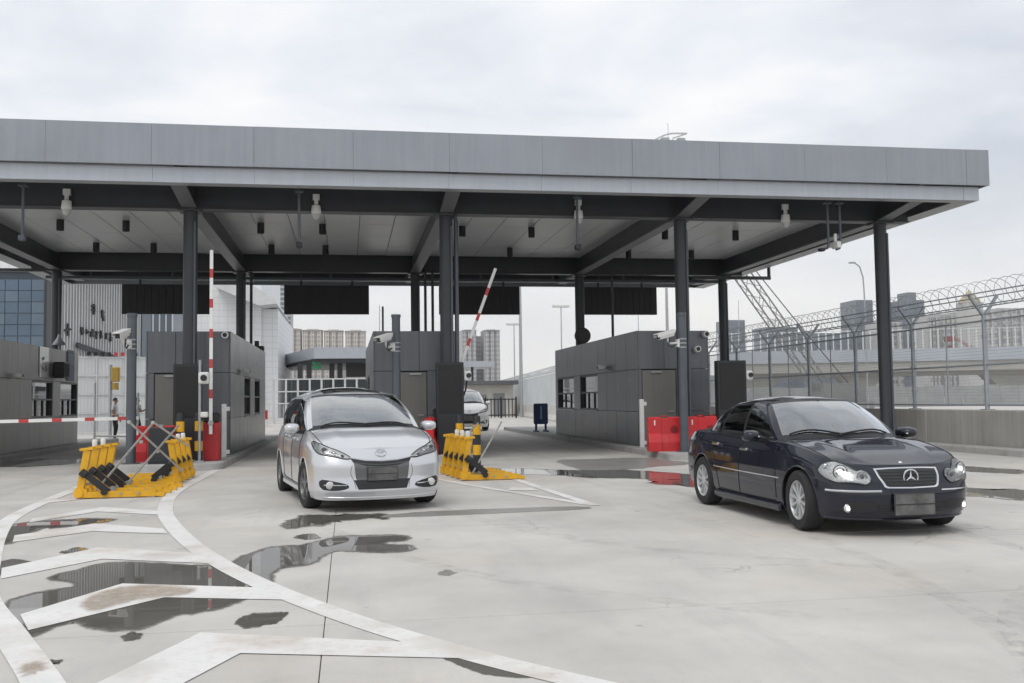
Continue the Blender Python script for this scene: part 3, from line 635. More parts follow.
# tall dark equipment cabinets on the island noses
CAB = mat('cabinet_black', (.022, .024, .028), .42, var=.15, scale=4)
for (a, b, z0, Y, lab) in ((-3.95, -3.33, .15, 23.62, 'tall black cabinet in front of the column behind the striped bollards'), (2.11, 2.77, .15, 23.62, 'tall black cabinet in front of the column behind the silver car'), (9.21, 9.97, .15, 23.62, 'tall black cabinet behind the dark sedan, right of the right-hand booth')):
    t = thing('signal_cabinet', lab, 'cabinet', ((a+b)/2, Y, z0), group='tall black cabinets on the islands'); w = (b-a)/2
    MB().cbox(-w, w, -.11, .14, 0, 2.2, .012).build('body', CAB, t)
    MB().cbox(-w+.05, w-.05, -.125, -.111, .98, 2.14, .006).build('upper_panel', SCR, t)
    MB().cbox(-w+.03, w-.03, -.122, -.111, .05, .93, .004).build('lower_door', CAB, t)
    MB().box(w-.1, w-.07, -.14, -.122, .45, .58).build('latch', GALV, t)

# CCTV poles
def cctv(x, y, ztop, zc, rz, label, plab):
    t = thing('camera_pole', plab, 'pole', (x, y, .0), group='slate grey camera poles')
    MB().lathe([(.2, .14), (.2, .17), (.105, .175), (.10, ztop-.07), (.115, ztop-.07), (.115, ztop), (.03, ztop+.005)], (0,0,0), 18).build('post', STEEL2, t, True)
    if abs(x+4.65) < .1: MB().cbox(-.6, .6, -.4, .4, 0, .14, .02).build('footing', KERB, t)
    for dz in (-.1, .0, .1): MB().lathe([(.104, zc+dz-.015), (.108, zc+dz-.012), (.108, zc+dz+.012), (.104, zc+dz+.015)], (0,0,0), 16).build('clamp', GALV, t)
    c = thing('cctv_camera', label, 'camera', (x, y, zc), rz, 'cctv cameras on poles')
    MB().box(-.05, .05, -.16, -.10, -.09, .09).tube([(0,-.14,0), (0,-.36,-.01), (0,-.40,.06), (0,-.40,.13)], .026, 8).build('bracket', WHITE, c, True)
    h = MB().cbox(-.075, .075, -.66, -.24, .13, .27, .02); ang = R(14)
    def tl(mb): mb.v = [(X, -.4+(Y+.4)*math.cos(ang)-(Z-.13)*math.sin(ang)*0, Z+(Y+.4)*math.sin(ang)) for X, Y, Z in mb.v]; return mb
    tl(h).build('housing', WHITE, c)
    tl(MB().cbox(-.092, .092, -.76, -.22, .272, .29, .006).box(-.092, -.087, -.74, -.24, .2, .272).box(.087, .092, -.74, -.24, .2, .272)).build('sunshield', WHITE, c)
    tl(MB().box(-.055, .055, -.664, -.66, .15, .25)).build('lens', BLACK, c)
    MB().tube([(0,-.16,-.02), (.03,-.3,-.1), (.05,-.42,-.06), (.04,-.36,.1)], .016, 6).build('cable', BLACK, c, True)
    return c
cctv(-4.65, 22.5, 3.43, 2.75, R(-14), 'white camera on the slate pole behind the left yellow barrier', 'slate pole standing on a footing behind the left yellow barrier')
cctv(1.15, 23.5, 3.50, 2.72, R(-40), 'white camera on the pole behind the silver car', 'slate pole behind the silver car with white camera')
cctv(7.86, 22.3, 3.45, 2.72, R(-75), 'white camera pointing left on the pole by the red barriers', 'slate pole in front of a column, between the red barriers and the booth door')

# barrier gates
STRR = mat('arm_red', (.50, .055, .055), .45, var=.1, scale=5); STRW = mat('arm_white', (.78, .78, .76), .42, var=.06, scale=5)
REDC = mat('gate_red', (.42, .018, .022), .42, var=.12, scale=3)
def gate(x, y, ang, length, label, cab=True, z=1.0, dirx=1):
    t = thing('barrier_gate', label, 'barrier gate', (x, y, .15), group='barrier gates on the islands')
    MB().cbox(-.17, .17, -.05, .38, 0, .86, .02).build('cabinet', REDC, t)
    MB().cbox(-.175, .175, -.06, .39, .862, 1.08, .03).build('head', BLACK, t)
    MB().cyl((0,-.05,z-.15), (0,-.16,z-.15), .06, n=12).build('pivot', GALV, t)
    ca, sa = math.cos(ang)*dirx, math.sin(ang); n = int(length/.29); p = lambda s: (ca*s, -.12, z-.15+sa*s)
    arm = MB().bar(p(-.25), p(length), .035, .072, (-sa, 0, ca*1.0)).build('arm', STRW, t)
    for k in range(int(length/.68)):
        s = .55+k*.68
        if s+.26 < length: MB().bar(p(s), p(s+.20), .041, .074, (-sa, 0, ca)).build('red_stripe', STRR, arm)
    return t
gate(-3.02, 22.95, R(90), 3.9, 'barrier gate with its striped arm raised upright beside the black cabinet')
gate(2.30, 24.45, R(69.5), 4.0, 'barrier gate with its striped arm raised at a slant behind the silver car')
gate(-8.95, 22.95, R(.6), 4.4, 'barrier gate with its striped arm lowered across the left lane', z=1.09)

# striped bollards
YEL = mat('barrier_yellow', (.74, .395, .014), .44, var=.12, scale=6, tint=(.42, .24, .03, .5))
def bollard(x, y, z, label):
    t = thing('bollard', label, 'bollard', (x, y, z), group='black and yellow bollards')
    MB().lathe([(.14, 0), (.14, .012), (.086, .02), (.084, 1.05), (.07, 1.085), (.02, 1.09)], (0,0,0), 18).build('post', BLACK, t, True)
    for a, b in ((.24, .46), (.68, .90)): MB().lathe([(.0845, a), (.0875, a+.003), (.0875, b-.003), (.0845, b)], (0,0,0), 18).build('yellow_band', YEL, t, True)
bollard(-3.26, 22.7, .15, 'right one of the two striped bollards beside the red gate box')
bollard(-3.60, 22.35, .15, 'left one of the two striped bollards beside the left yellow barrier')
bollard(2.56, 22.7, 0, 'rear one of the two striped bollards behind the right yellow barrier')
bollard(2.78, 21.3, 0, 'front one of the two striped bollards behind the right yellow barrier')

# white posts with reflector blocks (vehicle detectors)
def wpost(x, y, h, label):
    t = thing('detector_post', label, 'post', (x, y, .15), group='white detector posts')
    MB().cbox(-.055, .055, -.05, .05, 0, h, .01).build('post', WHITE, t)
    for z in (.12, h-.12): MB().cbox(.045, .13, -.04, .05, z-.05, z+.05, .01).build('detector', WHITE, t)
wpost(-2.92, 24.4, 1.27, 'white post with two blocks right of the red gate box'); wpost(7.50, 24.5, 1.25, 'tall white post beside the taupe door'); wpost(7.78, 24.2, .33, 'short white post at the left red barrier')
wpost(-5.0, 24.0, 1.25, 'white post left of the red water barrier behind the left pole')
t = thing('camera_stand', 'thin grey stand with a white camera beside the raised barrier arm', 'stand', (-3.22, 22.55, .15)); MB().cyl((0,0,0), (0,0,2.25), .032, n=10).cbox(-.1, .1, -.1, .1, 0, .03, .005).build('pole', GALV, t, True)
MB().cbox(-.02, .2, -.12, .1, 1.72, 1.98, .03).build('camera', WHITE, t); MB().cyl((.1,-.12,1.85), (.1,-.16,1.85), .07, n=12).build('lens', BLACK, t); MB().cbox(.02, .18, -.08, .08, .98, 1.1, .02).build('sensor', WHITE, t)
t = thing('gate_camera', 'white camera on the right side of the black cabinet behind the silver car', 'camera', (2.86, 23.65, 2.0)); MB().cbox(-.08, .1, -.12, .1, -.1, .14, .03).build('housing', WHITE, t); MB().cyl((.03,-.12,.03), (.03,-.16,.03), .06, n=12).build('lens', BLACK, t); MB().tube([(.0,0,-.1), (-.03,0,-.3), (-.08,0,-.45)], .02, 6).build('cable', BLACK, t)
t = thing('gate_camera', 'white camera on the right side of the black cabinet behind the dark sedan', 'camera', (10.06, 23.65, 1.95)); MB().cbox(-.08, .1, -.12, .1, -.1, .14, .03).build('housing', WHITE, t); MB().cyl((.03,-.12,.03), (.03,-.16,.03), .06, n=12).build('lens', BLACK, t)
for x, y, w, h, lab in ((-3.98, 22.15, .5, .78, 'low black box behind the left yellow barrier'), ):
    t = thing('control_box', lab, 'box', (x, y, .15)); MB().cbox(-w/2, w/2, 0, .3, 0, h, .015).build('body', CAB, t); MB().cbox(-w/2+.03, w/2-.03, -.012, -.001, .05, h-.05, .004).build('door', CAB, t); MB().cyl((0,.15,h), (0,.15,h+.06), .05, n=10).build('cap', GALV, t)

# red water-filled barriers
REDP = mat('barrier_red_plastic', (.55, .016, .022), .40, var=.10, scale=4, tint=(.40, .05, .05, .5))
def water_barrier(x, y, z, rz, w, label, d=.42, h=.80):
    t = thing('water_barrier', label, 'barrier', (x, y, z), rz, 'red plastic water barriers')
    prof = [(-d/2, 0), (-d/2, .22), (-d*.30, .42), (-d*.26, h-.03), (-d*.2, h), (d*.2, h), (d*.26, h-.03), (d*.30, .42), (d/2, .22), (d/2, 0)]
    m = MB()
    n = len(prof); st = [(-w/2, .96), (-w/2+.03, 1), (-w*.12, 1), (-w*.10, .93), (w*.10, .93), (w*.12, 1), (w/2-.03, 1), (w/2, .96)]
    for x_, s in st: m.v += [(x_, a*s, b if b == 0 else b*(.5+.5*s)) for a, b in prof]
    for i in range(len(st)-1):
        for k in range(n): m.f.append((i*n+k, i*n+(k+1) % n, (i+1)*n+(k+1) % n, (i+1)*n+k))
    m.f += [tuple(range(n))[::-1], tuple(range((len(st)-1)*n, len(st)*n))]
    o = m.build('body', REDP, t)
    for sx in (1,):
        MB().lathe([(.09, -.012), (.075, -.004), (.06, .006), (.01, .008)], (sx*w*.27, -d*.305, .52), 14, 'y').build('port', mat('red_dark', (.22, .006, .01), .5), t, True)
    MB().box(-w*.33, -w*.29, -d*.27-.006, -d*.262, h-.20, h-.08).build('reflector', WHITE, t)
    MB().lathe([(.07, h), (.07, h+.03), (.02, h+.035)], (0,0,0), 12).build('cap', REDP, t)
water_barrier(7.52, 22.75, .15, R(-8), .80, 'red water barrier left of the slate pole by the right-hand booth', h=.82)
water_barrier(8.42, 22.75, .15, R(4), .80, 'red water barrier right of the slate pole, partly behind the sedan', h=.82)
water_barrier(9.62, 24.8, .15, R(85), .9, 'dark red barrier end between booth and black cabinet')
water_barrier(-4.35, 23.3, .15, R(5), 1.0, 'red water barrier behind the left yellow barrier', h=.80)
water_barrier(1.95, 23.55, .15, R(80), .9, 'red water barrier behind the right-hand mirror of the silver car', h=.86)

# yellow anti-vehicle barriers
CHR = mat('scissor_steel', (.48, .47, .44), .35, .7, var=.12, scale=9)
def blocker(x, y, n, dy, flip, label, ln=1.15, shear=0.):
    t = thing('vehicle_blocker', label, 'barrier', (x, y, 0), group='yellow steel vehicle blockers')
    s = -1 if flip else 1
    for k in range(n):
        Y = k*dy; X = s*shear*k
        m = MB(); m.bar((X+s*0, Y, .06), (X+s*ln, Y, .06), .13, .09).bar((X+s*ln, Y, .05), (X+s*(ln+.12), Y, .03), .13, .06)
        bb = m.build('base_beam', YEL, t)
        for q in (.55, .78): MB().cyl((X+s*ln*q, Y-.08, .07), (X+s*ln*q, Y+.08, .07), .02, n=8).build('bolt', GALV, bb)
        u = MB(); u.bar((X+s*.02, Y, .04), (X+s*.13, Y, .74), .11, .10, (s, 0, 0)).bar((X-s*.04, Y, .09), (X+s*.14, Y, .09), .14, .13)
        up = u.build('upright', YEL, t); MB().bar((X+s*.03, Y, .75), (X+s*.22, Y, .77), .15, .04).build('top_plate', YEL, up)
        MB().bar((X+s*.10, Y-.085, .40), (X+s*.42, Y-.085, .13), .025, .10, (0, 0, 1)).cyl((X+s*.06, Y-.09, .42), (X+s*.13, Y-.09, .36), .06, n=10).build('strut', BLACK, t)
        MB().cyl((X+s*.40, Y-.12, .10), (X+s*.40, Y+.12, .10), .05, n=12).build('hinge', GALV if k % 2 else BLACK, t)
        MB().lathe([(.07, 0), (.07, .03)], (X+s*.02, Y-.095, .09), 12, 'y').build('wheel', YEL, t)
        if k in (1, 2) or (n > 4 and k == 0): MB().lathe([(.036, .77), (.04, .79), (.04, .87), (.03, .885), (.01, .885)], (X+s*.1, Y, 0), 12).build('lamp', mat('lamp_cap_white', (.72, .71, .66), .4), t, True)
    MB().cyl((s*.06, 0, .2), (s*(.06+shear*(n-1)), dy*(n-1), .2), .022, n=8).build('tie_rod', GALV, t)
    return t
a = blocker(-4.08, 16.05, 4, .55, False, 'yellow steel blocker in front of the slate pole, its uprights at the left')
b = blocker(-2.98, 18.35, 4, .55, True, 'yellow steel blocker beside the striped bollards, its uprights at the right')
c = blocker(2.02, 17.5, 5, .42, False, 'yellow steel blocker to the right of the silver car', 1.0, -.05)
def rods(segs, parent, loc):
    for p, q in segs:
        MB().bar(p, q, .015, .032).build('scissor_bar', CHR, parent)
rods([((.20, .25, .1), (.80, 1.6, 1.12)), ((.42, 1.5, 1.14), (1.22, 2.0, .25)), ((.80, 1.62, 1.12), (1.28, 2.2, .68)), ((.50, 1.1, .15), (1.12, 2.2, 1.06))], a, None)
for p in ((.79, 1.6, 1.12), (.42, 1.5, 1.14), (.62, 1.5, .8), (.84, 1.75, .62)): MB().cyl(Vector(p)-Vector((0,.04,0)), Vector(p)+Vector((0,.04,0)), .03, n=10).build('pin', CHR, a)
rods([((.18, .1, .1), (.86, .9, 1.02)), ((.05, 1.2, .62), (.52, 1.7, .98))], c, None)

# blue folding sign behind the right-hand booth, on the island end
BLU = mat('blue_plastic', (.012, .035, .12), .42, var=.15, scale=5)
t = thing('road_barrier', 'dark blue plastic barrier panel on feet at the rear corner of the right-hand booth', 'barrier', (7.55, 38.2, .15), R(8))
MB().cbox(-.30, .30, -.05, .05, .30, 1.12, .04).build('panel', BLU, t); MB().cbox(-.035, .035, -.056, -.051, .50, 1.02, .003).build('stripe', mat('pale_blue', (.25, .33, .48), .5), t)
for sx in (-.2, .2): MB().bar((sx, 0, .30), (sx, 0, .05), .07, .07).bar((sx, -.28, .03), (sx, .28, .03), .07, .05).build('foot', BLU, t)
# ================================================================ right-hand wall, fence and razor wire
WALL = mat('wall_concrete', (.40, .395, .37), .78, var=.12, scale=1.0, bump=.3, bscale=30, streak=.28, tint=(.27, .26, .23, .55))
GREYM = mat('fence_galvanised', (.36, .385, .41), .45, .4, var=.1, scale=5)
WX = 15.2
t = thing('concrete_wall', 'low concrete wall carrying the wire fence at the right', 'wall', (WX, 10, 0))
Y = -6.
while Y < 66:                                             # cast panels with joints, plinth in front
    MB().cbox(0, .38, Y-10+.006, Y-4.0-.006, -.3, 1.03, .02).build('wall_panel', WALL, t)
    Y += 6.0
MB().cbox(-.42, -.004, -16, 56, -.3, .17, .03).build('plinth', KERB, t)
fn = thing('wire_fence', 'galvanised mesh fence with Y-shaped post heads on the concrete wall', 'fence', (WX+.19, 10, 1.03))
posts = [21.7+3.1*k for k in range(-5, 15)]
wires = MB(); pm = None
for Y in posts:
    if pm is None:
        q = MB(); q.cyl((0,0,0), (0,0,2.32), .055, n=10).box(-.12, .12, -.12, .12, 0, .02)
        q.bar((0,0,2.28), (-.38,0,2.80), .06, .07, (0,1,0)).bar((0,0,2.28), (.38,0,2.80), .06, .07, (0,1,0))
        for z in (.5, 1.15, 1.8): q.cyl((0,0,z-.03), (0,0,z+.03), .07, n=10)
        pm = q.mesh('post', GREYM, True)
    obj('post', pm, fn, (0, Y-10, 0))
L0, L1 = posts[0]-10, posts[-1]-10
for z in (.12, 1.1, 2.18): MB().cyl((-.01, L0, z), (-.01, L1, z), .024, n=8).build('rail', GREYM, fn)
for x, z in ((-.38, 2.82), (.38, 2.82), (-.19, 2.55), (.19, 2.55), (0, 2.34)): MB().cyl((x, L0, z), (x, L1, z), .016, n=6).build('top_wire', GREYM, fn)
for Y in [p+1.55 for p in posts[:-1]]: MB().cyl((-.01, Y-10, .1), (-.01, Y-10, 2.2), .018, n=6).build('mid_bar', GREYM, fn)
y = L0
while y < L1:
    wires.bar((0, y, .1), (0, y, 2.18), .005, .005); y += .075
for k in range(27): wires.bar((.004, L0, .12+k*.0775), (.004, L1, .12+k*.0775), .005, .005)
tag(wires.build('wire_mesh', GREYM, fn), kind='stuff')
rw = MB(); pts = []
n = int((L1-L0)/.37)
for k in range(n*14):
    a = 2*math.pi*k/14; pts.append((.32*math.cos(a)+.02*math.sin(k*.7), L0+k*.37/14+.10*math.sin(a*1), .33+.32*math.sin(a)))
rw.tube(pts, .008, 4)
razor = rw.build('razor_wire', GALV, None, True, (WX+.19, 10, 3.55)); tag(razor, 'coiled razor wire along the top of the mesh fence', 'razor wire')

# ================================================================ far buildings
FARC = mat('far_concrete', (.46, .455, .44), .8, var=.06, scale=.05); FARB = mat('far_beige', (.52, .475, .43), .8, var=.05, scale=.05)
FARG = mat('far_grey_tower', (.44, .44, .44), .8, var=.05, scale=.05); WIN = mat('far_window', (.24, .25, .26), .3); WIN2 = mat('far_blue_glass', (.13, .165, .205), .2, var=.12, scale=.2)
DBLU = mat('far_dark_blue', (.17, .19, .22), .35, var=.1, scale=.1)  # far beige, windows and dark blue greyed: haze put into the colours
def span(x0, x1, yt, Y):
    a, b = gy(x0, 400, Y), gy(x1, 400, Y); return a.x, b.x, gy((x0+x1)/2, yt, Y).z
def tower(name, label, x0, x1, yt, Y, depth, wall, win, floors, cols, crown=True, bay=True, group=None, cat='building', ww=.6, wh=.55):
    xa, xb, zt = span(x0, x1, yt, Y); w = xb-xa
    t = thing(name, label, cat, ((xa+xb)/2, Y, 0), group=group)
    m = MB().box(-w/2, w/2, 0, depth, -.5, zt)
    if bay:
        for u in (.16, .5, .84): m.box(-w/2+w*(u-.10), -w/2+w*(u+.10), -depth*.09, -.001, 0, zt*.985)
    m.build('wall', wall, t)
    if crown: MB().box(-w*.28, w*.28, depth*.2, depth*.8, zt, zt+w*.10).box(-w*.52, w*.52, -depth*.1, depth*1.02, zt+.002, zt+w*.03).build('roof', wall, t)
    q = MB()
    for f in range(floors):
        for c in range(cols):
            a = -w/2+w*(c+.5-ww/2)/cols; b = a+w*ww/cols; z0 = zt*(f+.5-wh/2)/floors; z1 = z0+zt*wh/floors
            uc = (a+b)/2/w+.5; y_ = -depth*.09-.06 if bay and any(abs(uc-u) < .10 for u in (.16, .5, .84)) else -.06
            q.box(a, b, y_, y_+.05, z0, z1)
    tag(q.build('windows', win, t), kind='stuff'); return t
for i, (a, b, yt) in enumerate(((284, 301, 329.5), (302.5, 322.5, 330.5), (324, 343.5, 331), (345.5, 366, 331.5))):
    tower('apartment_tower', 'beige apartment tower beyond the small canopy, %s of the row of four' % ['leftmost', 'second from the left', 'third from the left', 'rightmost'][i], a, b, yt, 560, 14, FARB, WIN, 17, 9, group='row of apartment towers')
tower('apartment_tower', 'grey apartment block right of the slanted barrier arm', 485, 500.5, 330.5, 430, 12, FARG, WIN, 16, 7)
tower('apartment_tower', 'grey apartment block behind the slanted barrier arm', 463, 477, 330.5, 432, 12, FARG, WIN, 16, 7)
tower('apartment_tower', 'lower grey apartment block between the two grey blocks behind the arm', 477.4, 484.8, 336, 440, 12, FARG, WIN, 15, 4, crown=False, bay=False)
tower('office_tower', 'tall banded glass tower right of the white building', 262, 291, 225, 330, 14, FARC, WIN2, 38, 1, crown=False, bay=False, ww=.98, wh=.62)
for (a, b, yt, Y, lab) in ((859, 876, 300, 520, 'dark blue office block left of the stepped blue tower'), (907, 928, 300, 500, 'dark blue tower with a stepped top beyond the wire fence'), (729, 747, 320, 560, 'small dark tower left of the crane boom'), (768, 800, 327, 480, 'low grey-blue office block behind the crane'), (805, 856, 333, 470, 'long low dark block behind the overpass, left of the right-end column')):
    tt = tower('office_block', lab, a, b, yt, Y, 18, DBLU, WIN2, 12, 5, crown=False, bay=False)
    if a == 907:
        xa, xb, zt = span(a, b, yt, Y); xc, xd, zu = span(913, 922, 292, Y); w = xd-xc; MB().box(-w/2, w/2, 2, 12, zt, zu).build('roof_block', DBLU, tt)
for i, (a, b, yt) in enumerate(((930, 941, 316), (943, 957, 314), (959, 974, 312), (976, 1000, 310), (1003, 1030, 308), (880, 905, 322))):
    tower('apartment_tower', ['pale narrow apartment block just right of the stepped blue tower', 'pale apartment block left of the golden cupola', 'pale apartment block below the golden cupola', 'pale apartment block right of the golden cupola', 'pale apartment block at the right edge beyond the fence', 'pale block between the right-end column and the stepped blue tower'][i], a, b, yt, 420+7*i, 12, FARC, WIN, 12, 5, crown=False, group='pale blocks beyond the overpass')
p = gy(970, 318, 400); GOLD = mat('gold_roof', (.42, .36, .24), .6, .1)
t = thing('cupola', 'small golden cupola rising beyond the razor wire', 'cupola', (p.x, 400, 0)); zz = gy(970, 303, 400).z
MB().box(-4, 4, -4, 4, 0, zz).build('shaft', FARC, t); MB().lathe([(5, zz), (4.2, zz+1.2), (4.4, zz+1.3), (2.8, zz+3), (3.0, zz+3.1), (1.0, zz+4.6), (.2, zz+6)], (0,0,0), 10).build('roof', GOLD, t)

# overpass behind the fence
OV = mat('overpass_concrete', (.40, .39, .36), .8, var=.08, scale=.3, streak=.15); WMET0 = mat('railing_white', (.66, .67, .67), .5); OVB = mat('parapet_grey', (.42, .45, .49), .6, var=.06, scale=.3)
a, b = gy(690, 400, 135), gy(1090, 400, 118); ov = thing('overpass', 'concrete road overpass with tall railing beyond the wire fence', 'bridge', (a.x, a.y, 0), math.atan2(b.y-a.y, b.x-a.x))
Ln = math.hypot(b.x-a.x, b.y-a.y)
zp = lambda y: gy(860, y, 127).z
MB().box(4, Ln, 0, 9, zp(372), zp(362)).box(4, Ln, 1.5, 7, zp(376), zp(372)-.002).build('deck', OV, ov); MB().box(4, Ln, -.25, -.003, zp(362), zp(349.5)).build('parapet', OVB, ov)
rl = MB(); nP = int((Ln-4)/1.0)
for k in range(nP):
    rl.box(4+k*1.0, 4+k*1.0+.17, -.15, -.05, zp(349.5), zp(330))
rl.box(4, Ln, -.16, -.04, zp(331), zp(330.4))
tag(rl.build('railing', WMET0, ov), kind='stuff')
for x in (10., 24., 44.): MB().prism([(x-1.6, -.5), (x+1.6, -.5), (x+1.6, zp(388)), (x+3.2, zp(376)-.01), (x-3.2, zp(376)-.01), (x-1.6, zp(388))], 2, 6, 'y').build('pier', OV, ov)
t = thing('site_hoarding', 'long pale grey hoarding below the overpass', 'fence', (gy(690, 400, 105).x, 105, 0)); HOA = mat('hoarding_pale', (.33, .34, .335), .6, var=.12, scale=.6, streak=.2)
for k in range(30): MB().cbox(k*2.4+.03, k*2.4+2.37, 0, .06, -.2, 2.35+.12*(k % 3 == 0), .01).build('panel', HOA, t)
# crawler crane boom
CRN = mat('crane_paint', (.22, .22, .215), .5, var=.1, scale=.4)
t = thing('crane', 'lattice crane boom leaning up behind the canopy', 'crane', (gy(838, 404, 90).x, 90, 0))
B0 = gy(832, 402, 90)-Vector(t.location); B1 = gy(700, 215, 90)-Vector(t.location); d = (B1-B0).normalized(); sdv = d.cross(Vector((0,1,0))).normalized()*.62
bm_ = MB(); ch = [B0+sdv*(-1)+Vector((0,-.6,0)), B0+sdv+Vector((0,-.6,0)), B0+sdv+Vector((0,.6,0)), B0-sdv+Vector((0,.6,0))]; Lb = (B1-B0).length
for c_ in ch: bm_.cyl(c_, c_+d*Lb, .075, n=6)
nb = int(Lb/1.35)
for k in range(nb):
    for i in range(4):
        p0 = ch[i]+d*(k*1.35); p1 = ch[(i+1) % 4]+d*((k+1)*1.35)
        if k % 2: p0, p1 = ch[(i+1) % 4]+d*(k*1.35), ch[i]+d*((k+1)*1.35)
        bm_.cyl(p0, p1, .035, n=4)
tag(bm_.build('lattice_boom', CRN, t), kind='stuff')
MB().cyl(gy(805, 332, 90)-Vector(t.location), gy(735, 245, 90)-Vector(t.location), .05, n=5).cyl(gy(805, 332, 90)-Vector(t.location), gy(850, 385, 90)-Vector(t.location), .05, n=5).build('stay_cable', BLACK, t)
MB().box(-2.2, 2.2, -1.5, 1.5, .7, 2.6).box(-2.6, 2.6, -2.2, -1.3, 0, .8).box(-2.6, 2.6, 1.3, 2.2, 0, .8).build('crawler_base', CRN, t)
t = thing('red_machine', 'small red machine standing on the overpass behind the railing', 'machine', (gy(935, 340, 130).x, 126.5, zp(362))); REDM = mat('far_red', (.26, .07, .07), .6)
MB().box(-.55, .55, -.5, .5, 2.8, 3.5).box(-.25, .25, -.25, .25, 0, 2.2).build('cab', REDM, t); MB().bar((.8,0,3.4), (6.5,0,0.2), .35, .35).build('arm', mat('far_pink', (.45, .33, .30), .6), t)

# lamp posts
def lamp(px, ytop, Y, label, arm=0., head='flat', yb=402, r=.07, rot=0):
    p = gy(px, ytop, Y); q = gy(px, yb, Y); t = thing('street_lamp', label, 'street lamp', (q.x, Y, 0), rot, 'lamp posts in the yard')
    h = p.z
    if head == 'curve':
        MB().tube([(0,0,0), (0,0,h*.8), (-.05*arm,0,h*.9), (-.3*arm,0,h*.975), (-arm*.7,0,h)], r, 8).build('post', GALV, t, True); MB().cbox(-arm*1.15, -arm*.65, -.12, .12, h-.06, h+.08, .03).build('lamp_head', GALV, t)
    else:
        MB().cyl((0,0,0), (0,0,h), r, r*.6, n=8).build('post', GALV, t, True)
        if head == 'flat': MB().cbox(-.75, .75, -.3, .3, h-.12, h+.12, .05).build('lamp_head', WHITE, t)
lamp(515, 324, 95, 'lamp post with a flat head left of the thick pale mast'); lamp(521.5, 262, 80, 'thick pale mast behind the white mesh fence', head=None, r=.16)
lamp(562.5, 306, 85, 'lamp post with a flat head left of the rear column by the right-hand booth'); lamp(868, 263, 75, 'tall lamp post with a curved arm left of the right-end column', arm=1.1, head='curve', r=.06)
lamp(640, 300, 88, 'thin mast seen above the right-hand booth roof', head=None, r=.05); lamp(669, 288, 86, 'pale mast just left of the third front column', head=None, r=.2); lamp(380, 305, 90, 'thin dark mast left of the middle booth', head=None, r=.05)
lamp(741, 300, 100, 'thin mast standing left of the crane boom', head=None, r=.05)

# ================================================================ yard behind the booths
WMET = mat('white_painted_steel', (.66, .67, .67), .45, var=.08, scale=1.5, streak=.12); PALE = mat('pale_mesh', (.55, .57, .58), .55, var=.08, scale=.5)
# jersey barrier with mesh panels
p0, p1 = gz(480, 409.5), gz(600, 428); dv = (p1-p0); Lj = dv.length; ang = math.atan2(dv.y, dv.x)
t = thing('jersey_barrier', 'pale concrete road barrier behind the blue panel', 'barrier', tuple(p0), ang); JC = mat('pale_concrete', (.60, .575, .53), .8, var=.1, scale=.8, streak=.15)
nseg = 7
for k in range(nseg):
    a, b = Lj*k/nseg+.01, Lj*(k+1)/nseg-.01
    MB().prism([(-.35, 0), (-.35, .12), (-.16, .42), (-.10, 1.0), (.10, 1.0), (.16, .42), (.35, .12), (.35, 0)], a, b, 'x').build('segment', JC, t)
t = thing('mesh_screen', 'tall pale mesh screen standing on the concrete road barrier', 'fence', (p0.x, p0.y, 1.0), ang)
q = MB()
for k in range(int(Lj/.09)): q.bar((k*.09, 0, 0), (k*.09, 0, 2.15), .03, .008)
for k in range(16): q.bar((0, .02, .05+k*.14), (Lj, .02, .05+k*.14), .008, .02)
tag(q.build('mesh', PALE, t), kind='stuff')
for k in range(12): MB().cyl((Lj*k/11, .05, 0), (Lj*k/11, .05, 2.2), .03, n=6).build('post', WMET, t)
rz = []
for k in range(int(Lj/.35)*10): a = 2*math.pi*k/10; rz.append((k*.035, .2*math.cos(a), 2.4+.2*math.sin(a)))
MB().tube(rz, .01, 3).build('razor_coil', GALV, t)
# low building with a dark roof and its fence
xa, xb, zt = span(440, 513.5, 381, 84); t = thing('guard_house', 'low pale building with dark flat roof behind the white van', 'building', ((xa+xb)/2, 84, 0)); w = xb-xa
MB().box(-w/2, w/2, 0, 6, 0, zt-.35).build('wall', JC, t); MB().box(-w/2-.5, w/2+.3, -1, 7, zt-.34, zt).build('roof', mat('dark_roof', (.10, .105, .11), .6, var=.2, scale=.4), t)
for u in (.80, .30): d = MB().box(-w/2+w*u-.5, -w/2+w*u+.5, -.05, -.005, .0, 2.0).build('door', WIN, t)
for u in (.52, .1): MB().box(-w/2+w*u-.7, -w/2+w*u+.7, -.05, -.005, .9, 1.9).build('window', WIN, t)
xa, xb, zt = span(455, 516, 398.5, 76); t = thing('bar_fence', 'black vertical bar fence in front of the low building', 'fence', (xa, 76, 0)); q = MB()
for k in range(int((xb-xa)/.28)): q.box(k*.28, k*.28+.07, 0, .05, .05, zt)
q.box(0, xb-xa, .01, .04, zt-.12, zt-.04).box(0, xb-xa, .01, .04, .2, .28); tag(q.build('bars', BLACK, t), kind='stuff')
for k in range(5): MB().box((xb-xa)*k/4-.06, (xb-xa)*k/4+.06, -.03, .08, 0, zt+.1).build('post', BLACK, t)
# hill far behind
tr = MB(); rg = np.random.default_rng(3); pr = []
for k in range(41):
    x = -700+k*45; pr.append((x, 30+14*math.sin(k*.5)+9*math.sin(k*1.3+1)))
n = len(pr); tr.add([(x, 1250, -2) for x, z in pr]+[(x, 1290, z*.6) for x, z in pr]+[(x, 1330, z) for x, z in pr], [(i, i+1, n+i+1, n+i) for i in range(n-1)]+[(n+i, n+i+1, 2*n+i+1, 2*n+i) for i in range(n-1)])
tag(tr.build('hills', mat('far_hill', (.12, .14, .12), .9, var=.2, scale=.02)), kind='structure')
